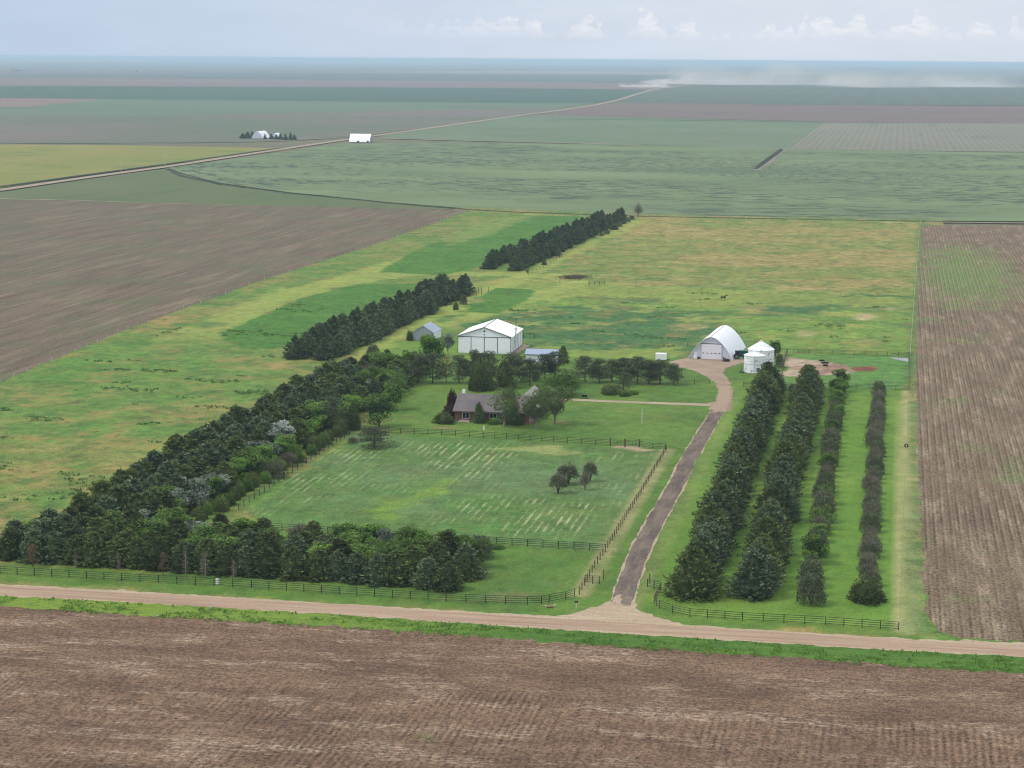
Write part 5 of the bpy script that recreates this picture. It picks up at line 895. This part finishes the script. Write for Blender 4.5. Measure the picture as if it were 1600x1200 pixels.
x, y = G(1098, 561.5); rb = empty('black_barrel', (x-7.2*0, y, 0)); rb.location = (*G(1091.5, 560.8), 0); tag(rb, 'small black tub left of the overhead door', 'tub'); MB().lathe([(.32, 0), (.38, .3), (.36, .6), (.3, .6), (.3, .5), (0, .5)], 14).build('tub', RUB, rb)
TEAL = plain('teal_paint', C(40, 104, 92), .45, .12); NAVY = plain('navy_paint', C(30, 44, 70), .45, .1)
x, y = G(1150.5, 561.5); tr_ = empty('farm_tractor', (x, y, 0), .15); tag(tr_, 'dark blue tractor standing between barn and grain bins', 'tractor')
MB().prism([(.9, .7), (2.9, .75), (2.95, 1.35), (.9, 1.5)], .4, 1.1).build('hood', NAVY, tr_); cb_ = MB().box(-.3, .9, .15, 1.35, .7, 2.3).build('cab', NAVY, tr_); MB().box(-.2, .8, .12, .149, 1.45, 2.15).build('window', DARK, cb_); MB().box(-.4, 1.0, .05, 1.45, 2.3, 2.42).build('cab_roof', NAVY, tr_)
for wx_, wy_, r_ in ((.1, -.1, .78), (.1, 1.6, .78), (2.5, .05, .45), (2.5, 1.45, .45)): wheel(tr_, wx_, wy_, r_, .35)
MB().tube((2.0, .75, 1.4), (2.0, .75, 2.3), .05, .05, 6).build('exhaust', PIPE, tr_)
x, y = G(1154, 556); im = empty('seed_drill', (x, y, 0), 0); tag(im, 'long teal farm implement behind the grain bins', 'implement')
MB().prismx([(0, .8), (.9, .8), (1.3, 1.6), (-.3, 1.6)], 0, 4.2).build('hopper', TEAL, im); MB().box(0, 4.2, .3, .5, .5, .75).build('frame', TEAL, im); wheel(im, .3, -.2, .5, .2); wheel(im, 3.9, -.2, .5, .2)
for i in range(8): MB().tube((.4+i*.48, .3, .6), (.4+i*.48, -.3, .05), .03, .03, 4).build('tine', PIPE, im)
x, y = G(1160.5, 583); im = empty('grain_auger', (x, y, 0), 2.0); tag(im, 'green auger parts leaning at the front grain bin', 'auger')
MB().tube((0, 0, .3), (1.6, 0, 2.0), .16, .16, 10).build('tube', TEAL, im); MB().box(-.3, .3, -.3, .3, .0, .5).build('hopper', TEAL, im); wheel(im, .9, .35, .3, .15); wheel(im, .9, -.35, .3, .15); MB().tube((.9, 0, .3), (.9, 0, 1.2), .04, .04, 5).build('strut', PIPE, im)
BLK = plain('black_plastic', C(22, 22, 26), .6, .1)
for i, (px, py, ln, lb) in enumerate(((1284.3, 564.3, .95, 'smallest black trough, farthest of three in the corral'), (1289, 568, 1.35, 'longest black trough, middle of three in the corral'), (1290, 571.8, .85, 'nearest of the three black troughs in the corral'))):
    x, y = G(px, py); tg = empty('feed_trough', (x, y, 0)); tag(tg, lb, 'trough', 'black troughs in the corral'); h_ = .42
    b = MB(); pr = [(-.32, h_), (-.22, .06), (.22, .06), (.32, h_), (.26, h_), (.18, .12), (-.18, .12), (-.26, h_)]; b.prismx(pr, -ln*.75, ln*.75); b.box(-ln*.75-.03, -ln*.75, -.3, .3, .06, h_).box(ln*.75, ln*.75+.03, -.3, .3, .06, h_); b.build('tub', BLK, tg)
    for s_ in (-1, 1): MB().box(s_*ln*.6-.05, s_*ln*.6+.05, -.3, .3, 0, .06).build('foot', BLK, tg)
x, y = G(1416, 699.2); ty = empty('old_tyre', (x, y, 0)); tag(ty, 'black tyre propped against a thin post by the right fence', 'tyre')
b = MB(); n = 20; m_ = 8; v = []
for i in range(n):
    a = 2*math.pi*i/n
    for j in range(m_): c_ = 2*math.pi*j/m_; q = .34+.13*math.cos(c_); v.append((q*math.cos(a), .13*math.sin(c_)-.12*math.sin(a), .45+q*math.sin(a)))
b.add(v, [(i*m_+j, ((i+1) % n)*m_+j, ((i+1) % n)*m_+(j+1) % m_, i*m_+(j+1) % m_) for i in range(n) for j in range(m_)]).build('tread', RUB, ty, True)
x, y = G(913, 622.8); bn = empty('garden_bench', (x, y, 0)); tag(bn, 'small black bench at the edge of the side drive', 'bench')
MB().box(-.7, .7, -.2, .2, .40, .46).build('seat', BLK, bn); MB().box(-.7, .7, .2, .25, .46, .9).build('backrest', BLK, bn)
for s_ in (-.6, .6): MB().box(s_-.04, s_+.04, -.18, .2, 0, .4).build('leg', BLK, bn)
x, y = G(900.5, 951.5); mb = empty('mailbox', (x, y, 0)); tag(mb, 'black mailbox on a pale post near the driveway mouth', 'mailbox')
MB().box(-.05, .05, -.05, .05, -.1, 1.05).build('post', PALEP, mb); MB().prismx([(-.12, 1.05), (.12, 1.05), (.12, 1.22), (.07, 1.30), (-.07, 1.30), (-.12, 1.22)], -.28, .28).build('box', BLK, mb); MB().box(.20, .24, -.15, -.12, 1.2, 1.4).build('flag', DRED, mb)
x, y = G(339.8, 913); br_ = empty('utility_box', (x, y, 0)); tag(br_, 'white upright cylinder box behind the front road fence', 'utility box'); MB().lathe([(0, 0), (.28, 0), (.28, .85), (.25, .92), (0, .95)], 16).build('body', WHITE, br_); MB().lathe([(.30, .85), (.30, .95), (0, .99)], 16).build('lid', WHITE, br_); MB().lathe([(.36, -.02), (.36, .04), (0, .04)], 16).build('base', CONC, br_)
# pale weathered log with one upturned end beside the fence
x, y = G(860, 949.8); lg = empty('driftwood_log', (x, y, 0), .1); tag(lg, 'bleached fallen log with a curled end on the verge', 'log'); BLEACH = plain('bleached_wood', C(214, 204, 172), .8, .12, 4); TANW = plain('tan_bark', C(150, 122, 98), .9, .2, 5)
MB().tube((-.7, 0, .22), (.05, .04, .2), .16, .19, 9).tube((.05, .04, .2), (.55, 0, .24), .19, .13, 9).build('trunk', TANW, lg); MB().tube((-.85, .0, .38), (-.55, 0, .16), .10, .17, 8).tube((-.55, 0, .16), (-.3, 0, .1), .12, .06, 7).build('root_end', BLEACH, lg)
b = MB(); pts = [(.5, 0, .2), (.6, 0, .42), (.68, 0, .58), (.82, 0, .60), (.9, 0, .45)]
for a, c_ in zip(pts[:-1], pts[1:]): b.tube(a, c_, .09, .08, 8)
b.build('curled_branch', BLEACH, lg)
for px, py, hp, lb in ((189.5, 268, 15, 'left power pole beside the diagonal gravel road'), (258.5, 257.5, 16.5, 'right power pole beside the diagonal gravel road')):
    x, y = G(px, py); s = pxm(x, y); h_ = hp/s*1.0; pp = empty('power_pole', (x, y, 0)); tag(pp, lb, 'power pole', 'power poles by the far road'); MB().tube((0, 0, -.2), (0, 0, h_), .24, .18, 8).build('pole', PALEP, pp); MB().box(-1.6, 1.6, -.12, .12, h_-.9, h_-.6).build('cross_arm', PALEP, pp)
    for q in (-1.4, -.5, .5, 1.4): MB().tube((q, 0, h_-.6), (q, 0, h_-.3), .09, .06, 6).build('insulator', WHITE, pp)
# shallow pale puddle with concrete edge in the corral corner
wt = NT('puddle_water'); wt.color(C(140, 142, 142)); wt.b.inputs['Roughness'].default_value = .12; wt.b.inputs['Specular IOR Level'].default_value = .5
sheet('puddle', [(1388, 558.4), (1400, 558.8), (1418.5, 560), (1419, 565.5), (1408, 563.6), (1396, 560.6)], .03, wt.m, 'pale shallow puddle in the corner of the corral', .08, .8, 31, 'water')
t = NT('red_dirt'); t.color(t.mix(t.ramp(t.noise(.6, detail=5, rough=.7), .35, .65), C(134, 88, 68), C(104, 68, 54)))
r = np.random.default_rng(4); x, y = G(1350, 577); v = []; nn = 22; mm = 7
for j in range(mm+1):
    for i in range(nn): a = 2*math.pi*i/nn; q = j/mm; v.append((math.cos(a)*3.6*q*(1+.15*math.sin(3*a)), math.sin(a)*4.2*q*(1+.1*math.sin(2*a+1)), .55*(1-q*q)*(.7+.5*r.random())))
v = np.array(v); f = np.array([(j*nn+i, j*nn+(i+1) % nn, (j+1)*nn+(i+1) % nn, (j+1)*nn+i) for j in range(mm) for i in range(nn)])
dm = link('dirt_mound', mesh_np('dirt_mound', v, f[:, ::-1], t.m)); dm.location = (x, y, 0); tag(dm, 'low reddish mound of dirt in the corral', 'dirt mound')
# brush pile in the far pasture
x, y = G(897, 434); bp = empty('brush_pile', (x, y, 0)); tag(bp, 'flat dark pile of old brush in the far pasture', 'brush pile'); rr_ = np.random.default_rng(9); n = 900
c_ = np.column_stack([rr_.normal(size=n)*3.2, rr_.normal(size=n)*4.0, np.abs(rr_.normal(size=n))*.35]); link('branches', mk('branches', [sprays(rr_, c_, rdir(rr_, n)*np.array([1, 1, .3]), rr_.uniform(.6, 1.6, n), np.full(n, .12), rr_.random(n)*.4)], leaf_mat('old_brush', C(58, 46, 46), C(104, 88, 84), tr=0)), bp)
# long straw windrow / bank in the circular crop
a = Vector((*G(1180, 264.5), 0)); b_ = Vector((*G(1222, 234), 0)); bk = empty('earth_bank', a); tag(bk, 'long dark earth bank standing alone in the circular crop', 'earth bank'); d = b_-a; nn = 60; v = []; r = np.random.default_rng(3)
for i in range(nn+1):
    q = d*(i/nn); h_ = 2.6*min(1, i/4, (nn-i)/4)*(.85+.3*r.random())+.05; v += [(q.x-1.9, q.y, 0), (q.x-.7, q.y, h_*.8), (q.x+.6, q.y, h_*.72), (q.x+1.8, q.y, 0)]
f = [(4*i+k_, 4*i+k_+1, 4*i+k_+5, 4*i+k_+4) for i in range(nn) for k_ in range(3)]
t = NT('weedy_bank'); t.color(t.mix(t.ramp(t.noise(.15, detail=5, rough=.7), .4, .6), C(44, 56, 48), C(72, 76, 66))); link('bank', mesh_np('bank', v, np.array(f)[:, ::-1], t.m), bk)
ribbon('bare_strip', [(1183, 265.5), (1225, 234.5)], 5, .06, plain('bare_soil', C(136, 124, 118), .95, .12, .1), 'bare greyish strip beside the earth bank', 'soil', step=10, jit=1.5)
# ------------------------------------------------------------------ horse (one skinned surface)
def skinned(name, verts, edges, radii, mat, parent, sub=2):
    me = bpy.data.meshes.new(name); me.from_pydata(verts, edges, []); o = link(name, me, parent); me.materials.append(mat)
    mo = o.modifiers.new('skin', 'SKIN'); sv = me.skin_vertices[0].data
    for i, r_ in enumerate(radii): sv[i].radius = (r_, r_) if not isinstance(r_, tuple) else r_
    sv[0].use_root = True; ms = o.modifiers.new('sub', 'SUBSURF'); ms.levels = ms.render_levels = sub; return o
t = NT('horse_coat'); sep = t.n('ShaderNodeSeparateXYZ'); t.l(t.coord(), sep.inputs[0]); c = t.mix(t.ramp(sep.outputs[2], .45, .75), C(38, 28, 28), C(84, 48, 44)); t.color(t.scale(c, t.ramp(t.noise(6), .3, .7, .9, 1.1))); t.b.inputs['Roughness'].default_value = .5; COAT = t.m
x, y = G(1130, 470); ho = empty('horse', (x, y, 0), .25); ho.scale = (1.1,)*3; tag(ho, 'dark brown horse standing in the pasture facing right', 'horse')
V_ = [(-.55, 0, 1.28), (-.15, 0, 1.22), (.3, 0, 1.2), (.6, 0, 1.3), (.85, 0, 1.58), (1.08, 0, 1.85), (1.22, 0, 1.84), (1.5, 0, 1.62), (-.78, 0, 1.22)]
R_ = [.27, .30, .31, .26, .17, .13, .13, .075, .20]; E_ = [(0, 1), (1, 2), (2, 3), (3, 4), (4, 5), (5, 6), (6, 7), (0, 8)]
for s_ in (-1, 1):
    b0 = len(V_); V_ += [(.48, s_*.17, 1.0), (.50, s_*.18, .62), (.49, s_*.18, .30), (.52, s_*.18, .06)]; R_ += [.13, .065, .045, .065]; E_ += [(3, b0), (b0, b0+1), (b0+1, b0+2), (b0+2, b0+3)]
    b0 = len(V_); V_ += [(-.62, s_*.17, 1.0), (-.56, s_*.18, .80), (-.78, s_*.18, .55), (-.70, s_*.18, .28), (-.66, s_*.18, .06)]; R_ += [.19, .12, .065, .045, .065]; E_ += [(8, b0), (b0, b0+1), (b0+1, b0+2), (b0+2, b0+3), (b0+3, b0+4)]
skinned('body', V_, E_, R_, COAT, ho); BLH = plain('black_hair', C(18, 15, 16), .7, .1)
skinned('tail', [(-.92, 0, 1.3), (-1.05, 0, 1.1), (-1.08, 0, .75), (-1.04, 0, .5)], [(0, 1), (1, 2), (2, 3)], [.05, .07, .07, .03], BLH, ho, 1)
skinned('mane', [(.55, .0, 1.58), (.78, 0, 1.78), (.98, 0, 1.98), (1.12, 0, 2.02)], [(0, 1), (1, 2), (2, 3)], [.05, .07, .07, .05], BLH, ho, 1)
for s_ in (-1, 1): MB().tube((1.06, s_*.07, 1.95), (1.08, s_*.09, 2.1), .05, .012, 6).build('ear', COAT, ho)
# ------------------------------------------------------------------ dust drifting near the horizon
def dust(px0, px1, pyb, hp, depth, dn, label, seed, scl):
    a = Vector((*G(px0, pyb), 0)); b_ = Vector((*G(px1, pyb), 0)); s = pxm(a.x, a.y); h_ = hp/s; d = b_-a; r_ = MB(); L = d.length
    r_.box(0, L, 0, depth, 0, h_); o = r_.build('dust_cloud', None_m, None); o.location = (a.x, a.y, .8); o.rotation_euler = (0, 0, math.atan2(d.y, d.x)); tag(o, label, 'dust', kind='stuff')
    m_ = bpy.data.materials.new('dust'); m_.use_nodes = True; nt_ = m_.node_tree; nt_.nodes.clear(); T2 = NT.__new__(NT); T2.t = nt_; T2._c = None
    oo = T2.n('ShaderNodeOutputMaterial'); pv = T2.n('ShaderNodeVolumePrincipled'); T2.l(pv.outputs[0], oo.inputs['Volume']); pv.inputs['Color'].default_value = (.98, .95, .92, 1)
    g = T2.n('ShaderNodeTexCoord').outputs['Generated']; sp_ = T2.n('ShaderNodeSeparateXYZ'); T2.l(g, sp_.inputs[0]); X_, Y_, Z_ = sp_.outputs
    edge = T2.math('MULTIPLY', T2.ramp(T2.math('PINGPONG', X_, .5), 0, .12), T2.ramp(T2.math('PINGPONG', Y_, .5), 0, .2))
    nz = T2.noise(scl, scl, 4, .62, off=seed); hgt = T2.ramp(T2.noise(scl*.9, scl*.1, 4, .65, off=seed+4), .34, .62, .22, 1.25)
    fall = T2.ramp(T2.math('DIVIDE', Z_, hgt), .15, 1.0, 1, 0)
    de = T2.math('MULTIPLY', T2.math('MULTIPLY', edge, fall), T2.ramp(nz, .45, .60)); T2.l(T2.math('MULTIPLY', de, dn), pv.inputs['Density'])
    o.data.materials.clear(); o.data.materials.append(m_); return o
None_m = PALEP
dust(1000, 1058, 137.5, 15, 160, .06, 'small pale dust plume rising from the far road', 1, .012)
dust(1052, 1120, 132.0, 14, 260, .03, 'second pale dust plume further along the far road', 5, .008)
dust(1125, 1370, 134, 37, 420, .012, 'broad bank of pale dust drifting over far fields', 9, .004)
dust(1340, 1660, 138.0, 39, 420, .009, 'thin bank of dust at the right of the horizon', 15, .004)
# ------------------------------------------------------------------ haze
hm = bpy.data.materials.new('haze'); hm.use_nodes = True; n_ = hm.node_tree; n_.nodes.clear(); oo = n_.nodes.new('ShaderNodeOutputMaterial'); pv = n_.nodes.new('ShaderNodeVolumePrincipled')
pv.inputs['Color'].default_value = (.60, .80, 1.0, 1); pv.inputs['Density'].default_value = .000070; pv.inputs['Anisotropy'].default_value = 0.0; n_.links.new(pv.outputs[0], oo.inputs['Volume'])
hz_ = MB().box(-70000, 70000, -3000, 60000, -2.5, 87); hz_ = hz_.build('haze', hm); tag(hz_, 'thin blue haze lying over the plain', 'haze', kind='stuff')
